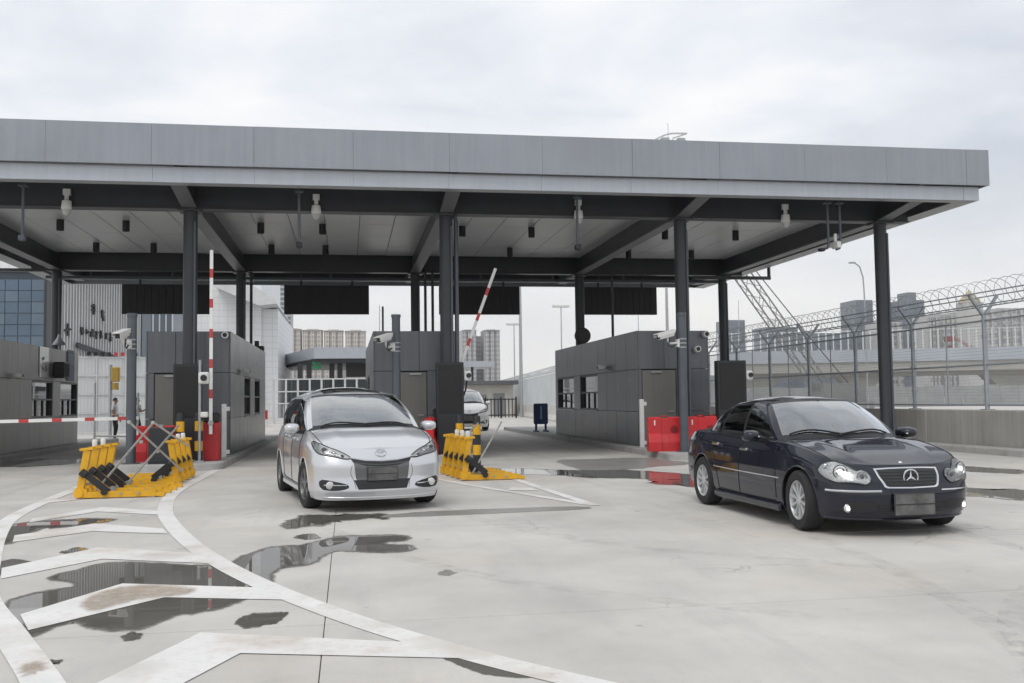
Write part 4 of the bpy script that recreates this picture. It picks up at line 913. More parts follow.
# small inspection canopy in the middle distance
t = thing('inspection_canopy', 'small flat canopy with dark underside behind the silver car', 'canopy', (gy(330, 400, 95).x, 95, 0)); T = Vector(t.location)
zt, zb = gy(330, 347.5, 95).z, gy(330, 358.5, 95).z
A = gy(268, 354, 118)-T; Bp = gy(314, 348, 95)-T; Cc = gy(420, 348, 95)-T
poly = [(A.x, A.y), (Bp.x, Bp.y), (Cc.x, Cc.y), (Cc.x, 24), (A.x, 24)]
MB().prism(poly, zb, zt).build('roof', FASC2, t)
MB().prism([(x*.97+.2, y+.5) for x, y in poly], zb-.35, zb-.003).build('underside', STEEL, t)
for px in (300, 309, 332, 340, 368, 400): g = gy(px, 400, 99)-T; MB().box(g.x-.25, g.x+.25, 4, 4.5, 0, zb-.36).build('column', STEEL, t)
MB().box(-6, 8, 12, 12.3, 1.0, 4).build('glazing', mat('far_glazing', (.22, .26, .29), .2), t)
for u in range(9): MB().box(-6+u*1.7, -5.85+u*1.7, 11.9, 11.98, 1.0, 4).build('mullion', FARC, t)
MB().box(1.5, 5, 3.5, 3.8, zb-1.7, zb-.37).build('sign_box', BLACK, t)
g = gy(316.5, 365, 95)-T; GRN = mat('green_led', (.0, .16, .05), .5, emit=(.02, .8, .25), estr=.07)
MB().box(g.x-.42, g.x+.42, 1.0, 1.1, g.z+.08, g.z+.32).box(g.x-.42, g.x+.42, 1.0, 1.1, g.z-.32, g.z-.08).build('green_sign', GRN, t)
t = thing('flat_shelter', 'thin grey shelter roof behind the slanted barrier arm', 'shelter', (gy(470, 400, 100).x, 100, 0)); zt = gy(470, 361, 100).z
MB().box(-1.5, 2.6, 0, 8, zt-.6, zt).build('roof', FASC2, t)
for x in (-.6, .4): MB().box(x-.12, x+.12, 1, 1.3, 0, zt-.603).build('column', STEEL, t)
# white railings across the yard
xa, xb, zt = span(262, 380, 379, 70); t = thing('yard_railing', 'tall white railing across the yard behind the silver car', 'railing', (xa, 70, 0)); W_ = xb-xa
for k in range(11): MB().bar((W_*k/10, 0, 0), (W_*k/10, 0, zt), .10, .10).build('post', WMET, t)
for z in (zt, zt*.72, zt*.45, .25): MB().bar((0, 0, z), (W_, 0, z), .06, .08).build('rail', WMET, t)
q = MB()
for k in range(int(W_/.24)): q.box(k*.24, k*.24+.025, -.01, .015, .25, zt*.45)
tag(q.build('balusters', WMET, t), kind='stuff')
t = thing('warning_post', 'red and white marker post left of the distant white car', 'post', (gy(265, 413, 60).x, 60, 0)); MB().cyl((0,0,0), (0,0,.45), .16, n=10).build('base', WHITE, t); MB().cyl((0,0,.45), (0,0,1.0), .16, n=10).build('band', REDC, t)

# ---- white panelled building and the screen building at the left
def grid_mat(name, c, sx, sz, line):
    m = mat(name, c, .5, var=.04, scale=.3, streak=.06); tt = m.node_tree; p = tt.nodes['Principled BSDF']; src = p.inputs['Base Color'].links[0].from_socket
    N = tt.nodes.new; K = tt.links.new; tcn = N('ShaderNodeTexCoord'); sp = N('ShaderNodeSeparateXYZ'); K(tcn.outputs['Object'], sp.inputs[0]); last = None
    for ax, s in (('X', sx), ('Z', sz)):
        a = N('ShaderNodeMath'); a.operation = 'PINGPONG'; a.inputs[1].default_value = s/2; K(sp.outputs[ax], a.inputs[0])
        b = N('ShaderNodeMath'); b.operation = 'LESS_THAN'; b.inputs[1].default_value = .035; K(a.outputs[0], b.inputs[0])
        if last is None: last = b.outputs[0]
        else:
            mxn = N('ShaderNodeMath'); mxn.operation = 'MAXIMUM'; K(last, mxn.inputs[0]); K(b.outputs[0], mxn.inputs[1]); last = mxn.outputs[0]
    x = N('ShaderNodeMix'); x.data_type = 'RGBA'; K(last, x.inputs['Factor']); K(src, x.inputs['A']); x.inputs['B'].default_value = (*line, 1); K(x.outputs['Result'], p.inputs['Base Color']); return m
WG = grid_mat('white_tile_cladding', (.80, .81, .82), .8, .6, (.66, .68, .70))
xa, xb, _ = span(196, 276, 300, 92); t = thing('white_building', 'tall white panelled building left of the small canopy', 'building', (xa, 92, 0)); w = xb-xa; zt = gy(240, 150, 92).z
MB().box(-6, w-1.6, 3, 30, 0, zt).build('wall', WG, t); zo = gy(250, 300, 92).z
MB().prism([(w-1.59, gy(268, 305, 92).z), (w, gy(276, 303, 92).z), (w-.2, gy(274, 298, 92).z), (w-4.2, gy(236, 270, 92).z), (w-5.5, gy(236, 270, 92).z+.5), (w-5.5, gy(236, 270, 92).z-1.5)], .5, 20, 'y').build('roof_fold', WMET, t)
MB().box(w-1.58, w-.1, 4, 30, 0, gy(268, 305, 92).z-.01).build('end_wall', WG, t)
xa, xb, _ = span(146, 172, 310, 78); t = thing('glass_block', 'narrow blue glass block behind the booth with the raised arm', 'building', (xa, 78, 0)); w = xb-xa; zt = gy(160, 300, 78).z
MB().box(0, w, 0, 12, 0, zt).build('glazing', WIN2, t)
for k in range(5): MB().box(k*w/4-.05, k*w/4+.05, -.06, -.002, 0, zt).build('mullion', WMET, t)
xa, xb, _ = span(-80, 43, 272, 66); zt = gy(20, 272, 66).z; t = thing('glass_building', 'blue glass office building above the far left booth', 'building', (xb, 66, 0)); w = xb-xa
BGL = mat('blue_curtain_glass', (.11, .155, .21), .12, .3, var=.18, scale=.25); BGL2 = mat('pale_curtain_glass', (.14, .19, .24), .15, .2, var=.1, scale=.3)
MB().box(-w, 0, .06, 14, 0, zt).build('core', mat('mullion_blue', (.045, .06, .08), .4), t)
cw, rh = .78, .72; rg = np.random.default_rng(9)
mesh_a = MB().box(.02, cw-.02, 0, .055, .02, rh-.02).mesh('glass_panel', BGL); mesh_b = MB().box(.02, cw-.02, 0, .055, .02, rh-.02).mesh('glass_panel', BGL2)
for i in range(int(w/cw)):
    for j in range(3, int(zt/rh)):
        obj('glass_panel', mesh_b if (rg.random() < .10 or i == 0 and rg.random() < .4) else mesh_a, t, (-(i+1)*cw, 0, j*rh+.1))
MB().box(.0, .16, -.1, 14, 0, zt+.05).build('corner_post', STEEL, t); MB().box(-w, .0, -.05, 14, zt, zt+.12).build('parapet', STEEL2, t)
tb = thing('white_hall', 'white gridded hall wall seen above the blue glass building', 'building', (gy(0, 300, 110).x, 110, 0)); MB().box(-25, 6.5, 0, 20, 0, gy(0, 235, 110).z).build('wall', WG, tb)
# screen building: white vertical fins over a dark wall, with dark raised sign strokes
p0 = gy(60, 400, 60); p1 = gy(150, 400, 70); ang = math.atan2(p1.y-p0.y, p1.x-p0.x); W_ = math.hypot(p1.x-p0.x, p1.y-p0.y); t = thing('screen_building', 'building front of white vertical fins with dark sign strokes, left', 'building', (p0.x, p0.y, 0), ang)
zt = gy(100, 262, 64).z; DKW = mat('screen_back', (.07, .075, .08), .6)
MB().box(0, W_, .35, .9, 0, zt+2).build('back_wall', DKW, t); q = MB(); k = 0
while k*.30 < W_-1.2: q.box(k*.30, k*.30+.095, 0, .34, 2.6, zt); k += 1
FIN = mat('white_fin', (.60, .61, .615), .45, var=.05, scale=.4); tag(q.build('fins', FIN, t), kind='stuff')
MB().box(W_-1.2, W_, -.02, .34, 0, zt+2).build('glass_strip', WIN2, t); MB().box(-.1, W_, -1.6, .34, zt, zt+.5).build('eave', WMET, t)
st = MB(); rg = np.random.default_rng(21)
def glyph(x, z, s):                                       # illegible strokes of the sign
    for _ in range(5):
        a, b = rg.uniform(-.4, .1)*s, rg.uniform(-.4, .4)*s
        if rg.random() < .5: st.box(x+a, x+a+s*.6, -.12, -.01, z+b, z+b+s*.16)
        else: st.box(x+a+.2*s, x+a+s*.36, -.12, -.01, z+b-s*.3, z+b+s*.4)
for k in range(7): glyph(2.0+k*.52, 5.9-.12*k*.3, .42)
glyph(3.2, 7.4, .6); glyph(4.2, 7.0, .5); glyph(.5, 5.9, .6)
tag(st.build('sign_strokes', STEEL, t), kind='stuff'); MB().bar((1.3, -.2, 5.0), (5.6, -.2, 4.4), .15, .28).build('sign_beam', STEEL, t)
# white metal gate where people walk
p0, p1 = gz(66, 434.6), gz(153, 432.2); dv = p1-p0; ang = math.atan2(dv.y, dv.x); Lg = dv.length
t = thing('white_gate', 'tall white steel gate screen behind the two people', 'gate', (p0.x, p0.y, 0), ang); GW = mat('gate_white', (.70, .715, .72), .5, var=.07, scale=.9, streak=.12)
n = max(3, int(Lg/1.5)); H_ = 3.9
for k in range(n):
    a, b = Lg*k/n, Lg*(k+1)/n
    for j in range(4): MB().cbox(a+.05, b-.05, .03, .06, .12+j*.94, .12+j*.94+.88, .006).build('panel', GW, t)
    MB().box(a-.03, a+.03, -.04, .10, 0, H_+.1).build('post', WMET, t)
for j in range(5): MB().box(0, Lg, -.03, .02, .06+j*.94, .12+j*.94-.005).build('rail', WMET, t)
q = MB()
for k in range(int(Lg/.16)): q.box(k*.16, k*.16+.02, .0, .025, .15, H_)
tag(q.build('bars', WMET, t), kind='stuff')
for k, c in enumerate((BLACK, BLACK, BLACK, BLACK, STRR, STRR, BLU, BLU)): MB().box(.9+k*.32, 1.08+k*.32, -.10, -.035, H_+.02, H_+.2).build('lamp', c, t)
g = gy(110, 437, 45.5); t = thing('yellow_light_post', 'grey post with a yellow box beside the standing person', 'post', (g.x, 45.5, 0)); MB().cyl((0,0,0), (0,0,3.2), .08, n=8).build('post', GALV, t); MB().cbox(.05, .38, -.15, .15, 2.45, 3.1, .04).cyl((.2,0,2.1), (.2,0,2.4), .14, n=10).build('box', mat('dull_yellow', (.42, .27, .05), .5), t)
g = gz(84, 441); t = thing('steel_hoop', 'bent white pipe hoop at the foot of the white gate', 'railing', (gz(90, 443).x, 40.2, 0)); MB().tube([(0,0,0), (0,0,2.3)], .05, 6).tube([(.0,0,.25), (1.2,0,.2), (1.5,0,.35), (1.6,0,.7), (1.6,0,1.9)], .04, 6).build('pipe', WMET, t)
# ================================================================ vehicles
def paint(name, c, metal, rough):
    m = mat(name, c, rough, metal, coat=1.0, spec=.5 if metal else .08); return m
TYRE = mat('tyre_rubber', (.020, .020, .021), .82, var=.2, scale=20); TRIM = mat('car_black_trim', (.012, .012, .013), .38); CHROME = mat('car_chrome', (.66, .67, .69), .14, 1.0)
ALLOY = mat('alloy_silver', (.50, .51, .52), .35, .25, var=.06, scale=12); ALLOYD = mat('alloy_dark', (.17, .175, .18), .35, .3); INNER = mat('car_interior', (.07, .069, .066), .75, var=.2, scale=10); SEAT = mat('car_seat', (.24, .235, .225), .8, var=.15, scale=10)
GLS = glass_mat('windscreen_glass', (.62, .68, .66), 2.3, base=.18); GLD = glass_mat('tinted_side_glass', (.10, .11, .11), .8); GLM = glass_mat('side_glass', (.42, .45, .44), .8); LENS = glass_mat('lamp_cover', (.95, .955, .955), .8, base=.03)
LAMPR = mat('lamp_reflector', (.50, .50, .49), .20, .85, var=.3, scale=45); LAMPD = mat('lamp_dark', (.06, .062, .065), .25, .3); PLATE = mat('plate_blurred', (.035, .035, .034), .5, var=.35, scale=5); PLATE2 = mat('plate_blurred_band', (.11, .11, .107), .5, var=.55, scale=6); GAP = mat('panel_gap', (.006, .006, .007), .7)
LIT = mat('lit_lamp', (.9, .9, .85), .2, emit=(1, .98, .93), estr=1.6); REDL = mat('tail_lamp', (.25, .012, .014), .2, coat=.5); WHL = mat('lamp_clear', (.62, .62, .60), .15, coat=.5)

def interp(tab, s): xs, ys = zip(*tab); return float(np.interp(s, xs, ys))
def smoothtab(tab):
    P = spline(tab, 10); return [(p[0], p[1]) for p in P]
def grid_faces(nu, nv, off=0): return [(off+i*nv+j, off+(i+1)*nv+j, off+(i+1)*nv+j+1, off+i*nv+j+1) for i in range(nu-1) for j in range(nv-1)]
def mesh_from(V, F, name, m, smooth=True):
    used = sorted({i for f in F for i in f}); ix = {a: b for b, a in enumerate(used)}
    me = bpy.data.meshes.new(name); me.from_pydata([tuple(V[i]) for i in used], [], [tuple(ix[i] for i in f) for f in F]); me.update()
    bm = bmesh.new(); bm.from_mesh(me); bmesh.ops.remove_doubles(bm, verts=bm.verts, dist=.0008); bmesh.ops.dissolve_degenerate(bm, edges=bm.edges, dist=.0004); bm.to_mesh(me); bm.free()
    me.materials.append(m)
    cen = Vector((0, 0, .75))
    if sum(p.normal.dot(p.center-cen)*p.area for p in me.polygons) < 0: me.flip_normals()
    if smooth:
        for p in me.polygons: p.use_smooth = True
    return me
class Car:
    def __init__(c, spec, name, label, loc, heading, paintm, group=None):
        c.S = spec; c.L = spec['L']; c.paint = paintm; n1, n2 = 12, 7
        c.t = thing(name, label, spec.get('cat', 'car'), loc, math.atan2(heading[1], heading[0]), group)
        S = spec; K = S['plan']; nk = len(K); c.n1 = n1
        rows = []
        for lv in S['levels']:
            r = []
            for k, (s, y) in enumerate(K):
                f = max(0, 1-s/.55)**1.3; b = max(0, 1-(c.L-s)/.55)**1.3
                ss = s + lv['front']*f - lv['rear']*b
                r.append((ss, max(0, y - lv['dy']*min(1, y/.5)), interp(lv['z'], s)))
            rows.append(np.array(spline(r, n1)))
        G = np.array(rows)                                     # level x column x 3
        cols = np.array([np.array(spline(G[:, j], n2)) for j in range(G.shape[1])])   # column x row x 3
        lin = np.array([[[np.interp(q/n2, range(G.shape[0]), G[:, j, k]) for k in range(3)] for q in range((G.shape[0]-1)*n2+1)] for j in range(G.shape[1])]); cols = cols*.3+lin*.7   # keep the feature lines crisp
        cols[:, :, 1] = np.maximum(cols[:, :, 1], 0); cols[0, :, 1] = 0; cols[-1, :, 1] = 0
        nu, nv = cols.shape[:2]; zc = smoothtab(S['center']); sc = [math.cos(a) for a in np.linspace(0, math.pi/2, 11)][1:]
        sc = [.96, .91, .85, .78, .72, .66, .60, .54, .46, .36, .24, .12, 0]
        cap = np.zeros((nu, len(sc)+1, 3)); cap[:, 0] = cols[:, -1]
        for q, f in enumerate(sc):
            for j in range(nu):
                s, y, z = cols[j, -1]; zz = interp(zc, s); crease = S.get('crease', 0)*math.exp(-((f-.60)/.07)**2)*(s < 1.35)*min(1, max(0, (s-.2)/.3))*min(1, max(0, (1.2-s)/.35))
                cap[j, q+1] = (s, y*f, zz+(z-zz)*f**S.get('hoodp', 2.6)+crease)
        c.body = cols; c.cap = cap; c.nu, c.nv = nu, nv
        # greenhouse
        B = np.array(S['base'], float); T = np.array(S['top'], float); n3, nr = 8, 14; c.n3 = n3
        Bd = np.array(spline(B, n3)); Td = np.array(spline(T, n3)); vs = [0, .05, .09] + list(np.linspace(.16, .88, 9)) + [.925, 1.0]
        Gh = np.zeros((len(Bd), len(vs), 3)); c.vs = vs
        for j in range(len(Bd)):
            ax = Td[j]-Bd[j]; tg = Bd[min(j+1, len(Bd)-1)]-Bd[max(j-1, 0)]; nn = np.cross(ax, tg); nn = nn/(np.linalg.norm(nn)+1e-9)
            cen = np.array(((B[0, 0]+B[-1, 0])/2, 0, 1.0)); 
            if nn.dot(Bd[j]-cen) < 0: nn = -nn
            for q, v in enumerate(vs): Gh[j, q] = Bd[j]+ax*v+nn*S.get('bulge', .03)*4*v*(1-v)
        Gh[0, :, 1] = 0; Gh[-1, :, 1] = 0; c.gh = Gh
        rc = smoothtab(S['roof']); sc2 = [.97, .91, .82, .68, .52, .35, .18, 0]; rf = np.zeros((len(Bd), len(sc2)+1, 3)); rf[:, 0] = Gh[:, -1]
        for q, f in enumerate(sc2):
            for j in range(len(Bd)):
                s, y, z = Gh[j, -1]; zz = interp(rc, s); rf[j, q+1] = (s, y*f, zz+(z-zz)*f**2.4)
        c.rf = rf
        # ray target for projected details
        V = []; F = []
        for g in (c.body, c.cap, c.gh, c.rf):
            for sg in (1, -1):
                o = len(V); V += [c.w(p, sg) for p in g.reshape(-1, 3)]; F += grid_faces(g.shape[0], g.shape[1], o)
        c.bvh = BVHTree.FromPolygons(V, F)
    def w(c, p, sg=1): return Vector((c.L/2-p[0], sg*p[1], p[2]))
    def part(c, mb, name, m, parent=None, smooth=True): return mb.build(name, m, parent or c.t, smooth)
    def shell(c):
        S = c.S; wr = S['wheel_r']; Ra = wr+S.get('arch', .045); ax = S['axles']
        def arch(p):
            for a in ax:
                if p[1] > .5 and math.hypot(p[0]-a, p[2]-wr) < Ra and p[2] < wr+Ra: return a
            return None
        Bp = c.body.copy(); nu, nv = c.nu, c.nv; inside = np.zeros((nu, nv), bool)
        for i in range(nu):
            for j in range(nv): inside[i, j] = arch(c.body[i, j]) is not None
        keep = {}
        for i in range(nu-1):
            for j in range(nv-1):
                q = [inside[i, j], inside[i+1, j], inside[i+1, j+1], inside[i, j+1]]; keep[i, j] = not all(q)
        for i in range(nu):
            for j in range(nv):
                if inside[i, j]:
                    p = Bp[i, j]; a = arch(c.body[i, j]); d = np.array((p[0]-a, p[2]-wr)); l = np.linalg.norm(d)
                    if l > 1e-3: d = d/l*Ra; p[0], p[2] = a+d[0], wr+d[1]
        s_of = c.body[:, nv//2, 0]; dr = S['doors']
        def dcol(i, j):
            if j < S.get('door_row', 8) or j >= nv-2: return None
            sm_ = (s_of[i]+s_of[i+1])/2
            for k, (a, b) in enumerate(dr):
                if a < sm_ < b and abs(c.body[i, j, 1]) > .4: return k
            return None
        for sg in (1, -1):
            V = [c.w(p, sg) for p in Bp.reshape(-1, 3)]; FB = []; FD = {}
            for (i, j), kp in keep.items():
                if not kp: continue
                f = (i*nv+j, (i+1)*nv+j, (i+1)*nv+j+1, i*nv+j+1); f = f if sg < 0 else f[::-1]; k = dcol(i, j)
                (FB if k is None else FD.setdefault(k, [])).append(f)
            if sg == 1: V1, F1 = V, FB
            else:
                o = len(V1); V1 = V1+V; F1 = F1+[tuple(a+o for a in f) for f in FB]
            for k, fl in FD.items():
                d = obj('door', mesh_from(V, fl, 'door', c.paint), c.t); setattr(c, 'door_%d_%d' % (k, sg), d)
        # top: hood (front cap), deck; the opening under the cabin stays free
        nq = c.cap.shape[1]; H = []; D = []; Vc = []
        for sg in (1, -1):
            o = len(Vc); Vc += [c.w(p, sg) for p in c.cap.reshape(-1, 3)]
            for i in range(nu-1):
                for j in range(nq-1):
                    p = (c.cap[i, j]+c.cap[i+1, j+1])/2; f = (o+i*nq+j, o+(i+1)*nq+j, o+(i+1)*nq+j+1, o+i*nq+j+1); f = f if sg < 0 else f[::-1]
                    if S['cowl']+.12 < p[0] < S['deck'] and p[1] < S.get('hole', .70): continue
                    (H if p[0] < S['cowl']+.12 and j >= 1 else D).append(f)
        o = len(V1); V1 = V1+Vc; F1 = F1+[tuple(a+o for a in f) for f in D]
        c.bodyo = obj('body', mesh_from(V1, F1, 'body', c.paint), c.t)
        c.hood = obj('hood', mesh_from(Vc, H, 'hood', c.paint), c.t)
        # greenhouse cells
        segs = S['segs']; n3 = c.n3; nr = len(c.vs); g0, g1 = 2, nr-2; paintF = []; trimF = []; glass = {}; Vg = []
        for sg in (1, -1):
            o = len(Vg); Vg += [c.w(p, sg) for p in c.gh.reshape(-1, 3)]
            for i in range(c.gh.shape[0]-1):
                sgm = segs[i//n3]
                for j in range(nr-1):
                    f = (o+i*nr+j, o+(i+1)*nr+j, o+(i+1)*nr+j+1, o+i*nr+j+1); f = f if sg < 0 else f[::-1]
                    if sgm in ('A', 'D'): (paintF if j >= 1 else trimF).append(f)
                    elif sgm in ('B', 'K'): (trimF if j < nr-2 else paintF).append(f)
                    elif g0 <= j < g1: glass.setdefault((sgm, 0 if sgm in ('ws', 'rw') else sg), []).append(f)
                    elif j < g0: trimF.append(f)
                    else: (paintF if sgm not in ('ws',) else trimF).append(f)
        o = len(Vg); Vr = []; nrf = c.rf.shape[1]; Fr = []
        for sg in (1, -1):
            oo = len(Vr); Vr += [c.w(p, sg) for p in c.rf.reshape(-1, 3)]
            for f in grid_faces(c.rf.shape[0], nrf, oo): Fr.append(f if sg < 0 else f[::-1])
        cab = obj('cabin', mesh_from(Vg+Vr, paintF+[tuple(a+o for a in f) for f in Fr], 'cabin', c.paint), c.t); c.cab = cab
        obj('window_surround', mesh_from(Vg, trimF, 'window_surround', TRIM), cab)
        names = {'ws': ('windscreen', GLS), 'rw': ('rear_window', GLD), 'fd': ('side_window', S.get('fdglass', GLM)), 'rd': ('side_window', S.get('rdglass', GLD)), 'q': ('quarter_window', S.get('rdglass', GLD))}
        for (k, sg), fl in glass.items(): obj(names[k][0], mesh_from(Vg, fl, names[k][0], names[k][1]), c.t)
        # wheel arches: liner and rolled lip
        for a in ax:
            for sg in (1, -1):
                lip = []; m = MB(); n = 28; o = 0
                for k in range(n+1):
                    th = math.pi*(-.06+1.12*k/n); s, z = a-Ra*math.cos(th), wr+Ra*math.sin(th)
                    hit = c.bvh.ray_cast(Vector((c.L/2-s, sg*2, z)), Vector((0, -sg, 0)))
                    y = abs(hit[0].y) if hit[0] else .8
                    if z > interp(S['levels'][0]['z'], s)-.02: lip.append(c.w((s, y-.004, z), sg))
                    m.v += [c.w((s, y-.012, z), sg), c.w((s, .45, z), sg)]
                m.f = [(2*k, 2*k+2, 2*k+3, 2*k+1) for k in range(n)]
                m.f.append(tuple(2*k+1 for k in range(n+1)))
                c.part(m, 'arch_liner', TRIM, c.bodyo, False)
                if len(lip) > 3: c.part(MB().tube(lip, .011, 6), 'arch_lip', c.paint, c.bodyo)
        lo = S['levels'][0]; zb = interp(lo['z'], 2.0)
        m = MB()                                               # floor pan, notched at the wheels
        m.box(-c.L/2+.30, c.L/2-.32, -.46, .46, zb+.02, zb+.10); a0, a1 = c.L/2-ax[1]+Ra, c.L/2-ax[0]-Ra
        m.box(a0+.01, a1-.01, -.78, -.462, zb+.02, zb+.10); m.box(a0+.01, a1-.01, .462, .78, zb+.02, zb+.10)
        c.part(m, 'underbody', TRIM, c.bodyo, False)
    def interior(c, driver=True):
        S = c.S; I = obj('interior', None, c.t) if False else None
        X = lambda s: c.L/2-s; cw = S['cowl']; fl = .38; belt = S['belt']
        m = MB().box(X(S['deck']), X(cw+.1), -.70, .70, fl-.04, fl)
        for sg in (-1, 1): m.box(X(S['deck']), X(cw+.1), min(sg*.70, sg*.73), max(sg*.70, sg*.73), fl, belt-.03)
        m.box(X(S['deck']), X(S['deck'])+.04, -.70, .70, fl, belt-.02).box(X(cw+.14), X(cw+.1), -.70, .70, fl, belt-.08)
        I = c.part(m, 'interior', INNER, None, False)
        d = MB(); pr = [(cw+.10, belt-.10), (cw+.12, belt-.005), (cw+.35, belt+.025), (cw+.62, belt-.03), (cw+.66, belt-.20), (cw+.5, belt-.3)]
        d.prism([(X(s), z) for s, z in pr], -.69, .69, 'y'); c.part(d, 'dashboard', INNER, I, False)
        side = S.get('drv', -1); sx = S['seat']
        def seat(s, y, w, name='seat'):
            q = MB(); q.cbox(X(s+.5), X(s), y-w/2, y+w/2, fl+.12, fl+.28, .05)
            z0, z1 = fl+.2, belt+.10; pts = [(s+.46, z0), (s+.40, z1-.15), (s+.44, z1), (s+.56, z1), (s+.62, z0)]
            k = MB(); k.prism([(X(a), b) for a, b in pts], y-w/2+.03, y+w/2-.03, 'y'); q.v, q.f = q.v, q.f; q.add(k.v, k.f)
            o = c.part(q, name, SEAT, I, False)
            for yy in ((y,) if w < .8 else (y-.35, y+.35)):
                h = MB().cbox(X(s+.60), X(s+.47), yy-.13, yy+.13, z1+.03, z1+.22, .04).cyl((X(s+.53), yy, z1-.02), (X(s+.53), yy, z1+.05), .02, n=6); c.part(h, 'headrest', SEAT, o, False)
        for y in (-.37, .37): seat(sx, y, .50)
        for s in S['rear_seats']: seat(s, 0, 1.28)
        ring = [(X(sx-.02)+.10*math.sin(a)*.45, side*.37+.18*math.cos(a), belt+.0+.17*math.sin(a)) for a in np.linspace(0, 2*math.pi, 21)[:-1]]
        c.part(MB().tube(ring, .014, 6, True), 'steering_wheel', TRIM, I)
        mz = S['roof'][0][1]; ms = S['roof'][0][0]
        c.part(MB().cbox(X(ms-.02), X(ms-.06), -.12, .12, mz-.14, mz-.075, .012).cyl((X(ms-.0), 0, mz-.08), (X(ms), 0, mz-.01), .012, n=6), 'inner_mirror', TRIM, I, False)
        return I
    # ---- details laid on the shell
    def project(c, pts, d, off=.004, edge=.045, name='patch', m=None, parent=None, closed=True, curve=0, origin=None, dome=0., thick=True):
        """outline given in (side, up) of a view along d, draped on the shell; d is the direction the ray travels"""
        d = Vector(d).normalized(); up = Vector((0,0,1)); u = d.cross(up).normalized() if abs(d.z) < .9 else Vector((0,1,0)); v = u.cross(d) if abs(d.z) < .9 else Vector((1,0,0))
        P = [np.array(p, float) for p in pts]; P = spline(P, curve, True) if curve else P
        bm = bmesh.new(); vs = [bm.verts.new((p[0], p[1], 0)) for p in P]; bm.faces.new(vs); bmesh.ops.triangulate(bm, faces=bm.faces)
        for _ in range(5):
            le = [e for e in bm.edges if e.calc_length() > edge]
            if not le: break
            bmesh.ops.subdivide_edges(bm, edges=le, cuts=1); bmesh.ops.triangulate(bm, faces=[f for f in bm.faces if len(f.verts) > 3])
        bnd = {v_ for e_ in bm.edges if len(e_.link_faces) == 1 for v_ in e_.verts}
        bp = np.array([(v_.co.x, v_.co.y) for v_ in bnd])
        for vv in bm.verts:
            a, b = vv.co.x, vv.co.y; o = u*a + v*b - d*3 + (Vector(origin) if origin else Vector((0,0,0)))
            h = c.bvh.ray_cast(o, d); p = h[0]
            lift = off + (dome*min(1, (np.min(np.hypot(bp[:, 0]-a, bp[:, 1]-b))/.05))**.6 if dome else 0)
            if p is None:
                p = c.bvh.find_nearest(u*a+v*b)[0]
            vv.co = p - d*lift
        bmesh.ops.recalc_face_normals(bm, faces=bm.faces)
        if sum((f.normal.dot(d) for f in bm.faces)) > 0: bmesh.ops.reverse_faces(bm, faces=bm.faces)
        me = bpy.data.meshes.new(name); bm.to_mesh(me); bm.free(); me.materials.append(m)
        for p in me.polygons: p.use_smooth = True
        return obj(name, me, parent or c.t)
    def both(c, pts, d, **k):
        out = []
        for sg in (1, -1):
            dd = (d[0], d[1]*sg, d[2]); 
            # side axis u = d x up : for d=-x, u=+y... keep outlines symmetric by flipping the first coordinate
            out.append(c.project([(p[0]*sg, p[1]) for p in pts], dd, **k))
        return out
    def line(c, pts, d, r=.006, name='panel_gap', m=None, parent=None, n=10, off=.0, axes='yz', sgs=(1,)):
        """thin line draped on the shell; pts (a, b) are in the plane across d"""
        for sg in sgs:
            P = spline(pts, n); out = []
            for a, b in P:
                if axes == 'xz': o = Vector((c.L/2-a, sg*3, b)); dd = Vector((0, -sg, 0))
                elif axes == 'xy': o = Vector((c.L/2-a, sg*b, 3)); dd = Vector((0, 0, -1))
                else: o = Vector((c.L, sg*a, b)); dd = Vector((-1, 0, 0))
                h = c.bvh.ray_cast(o, dd)
                if h[0] is not None: out.append(h[0]-dd*off)
            if len(out) > 2: c.part(MB().tube(out, r, 5), name, m or GAP, parent or c.bodyo)
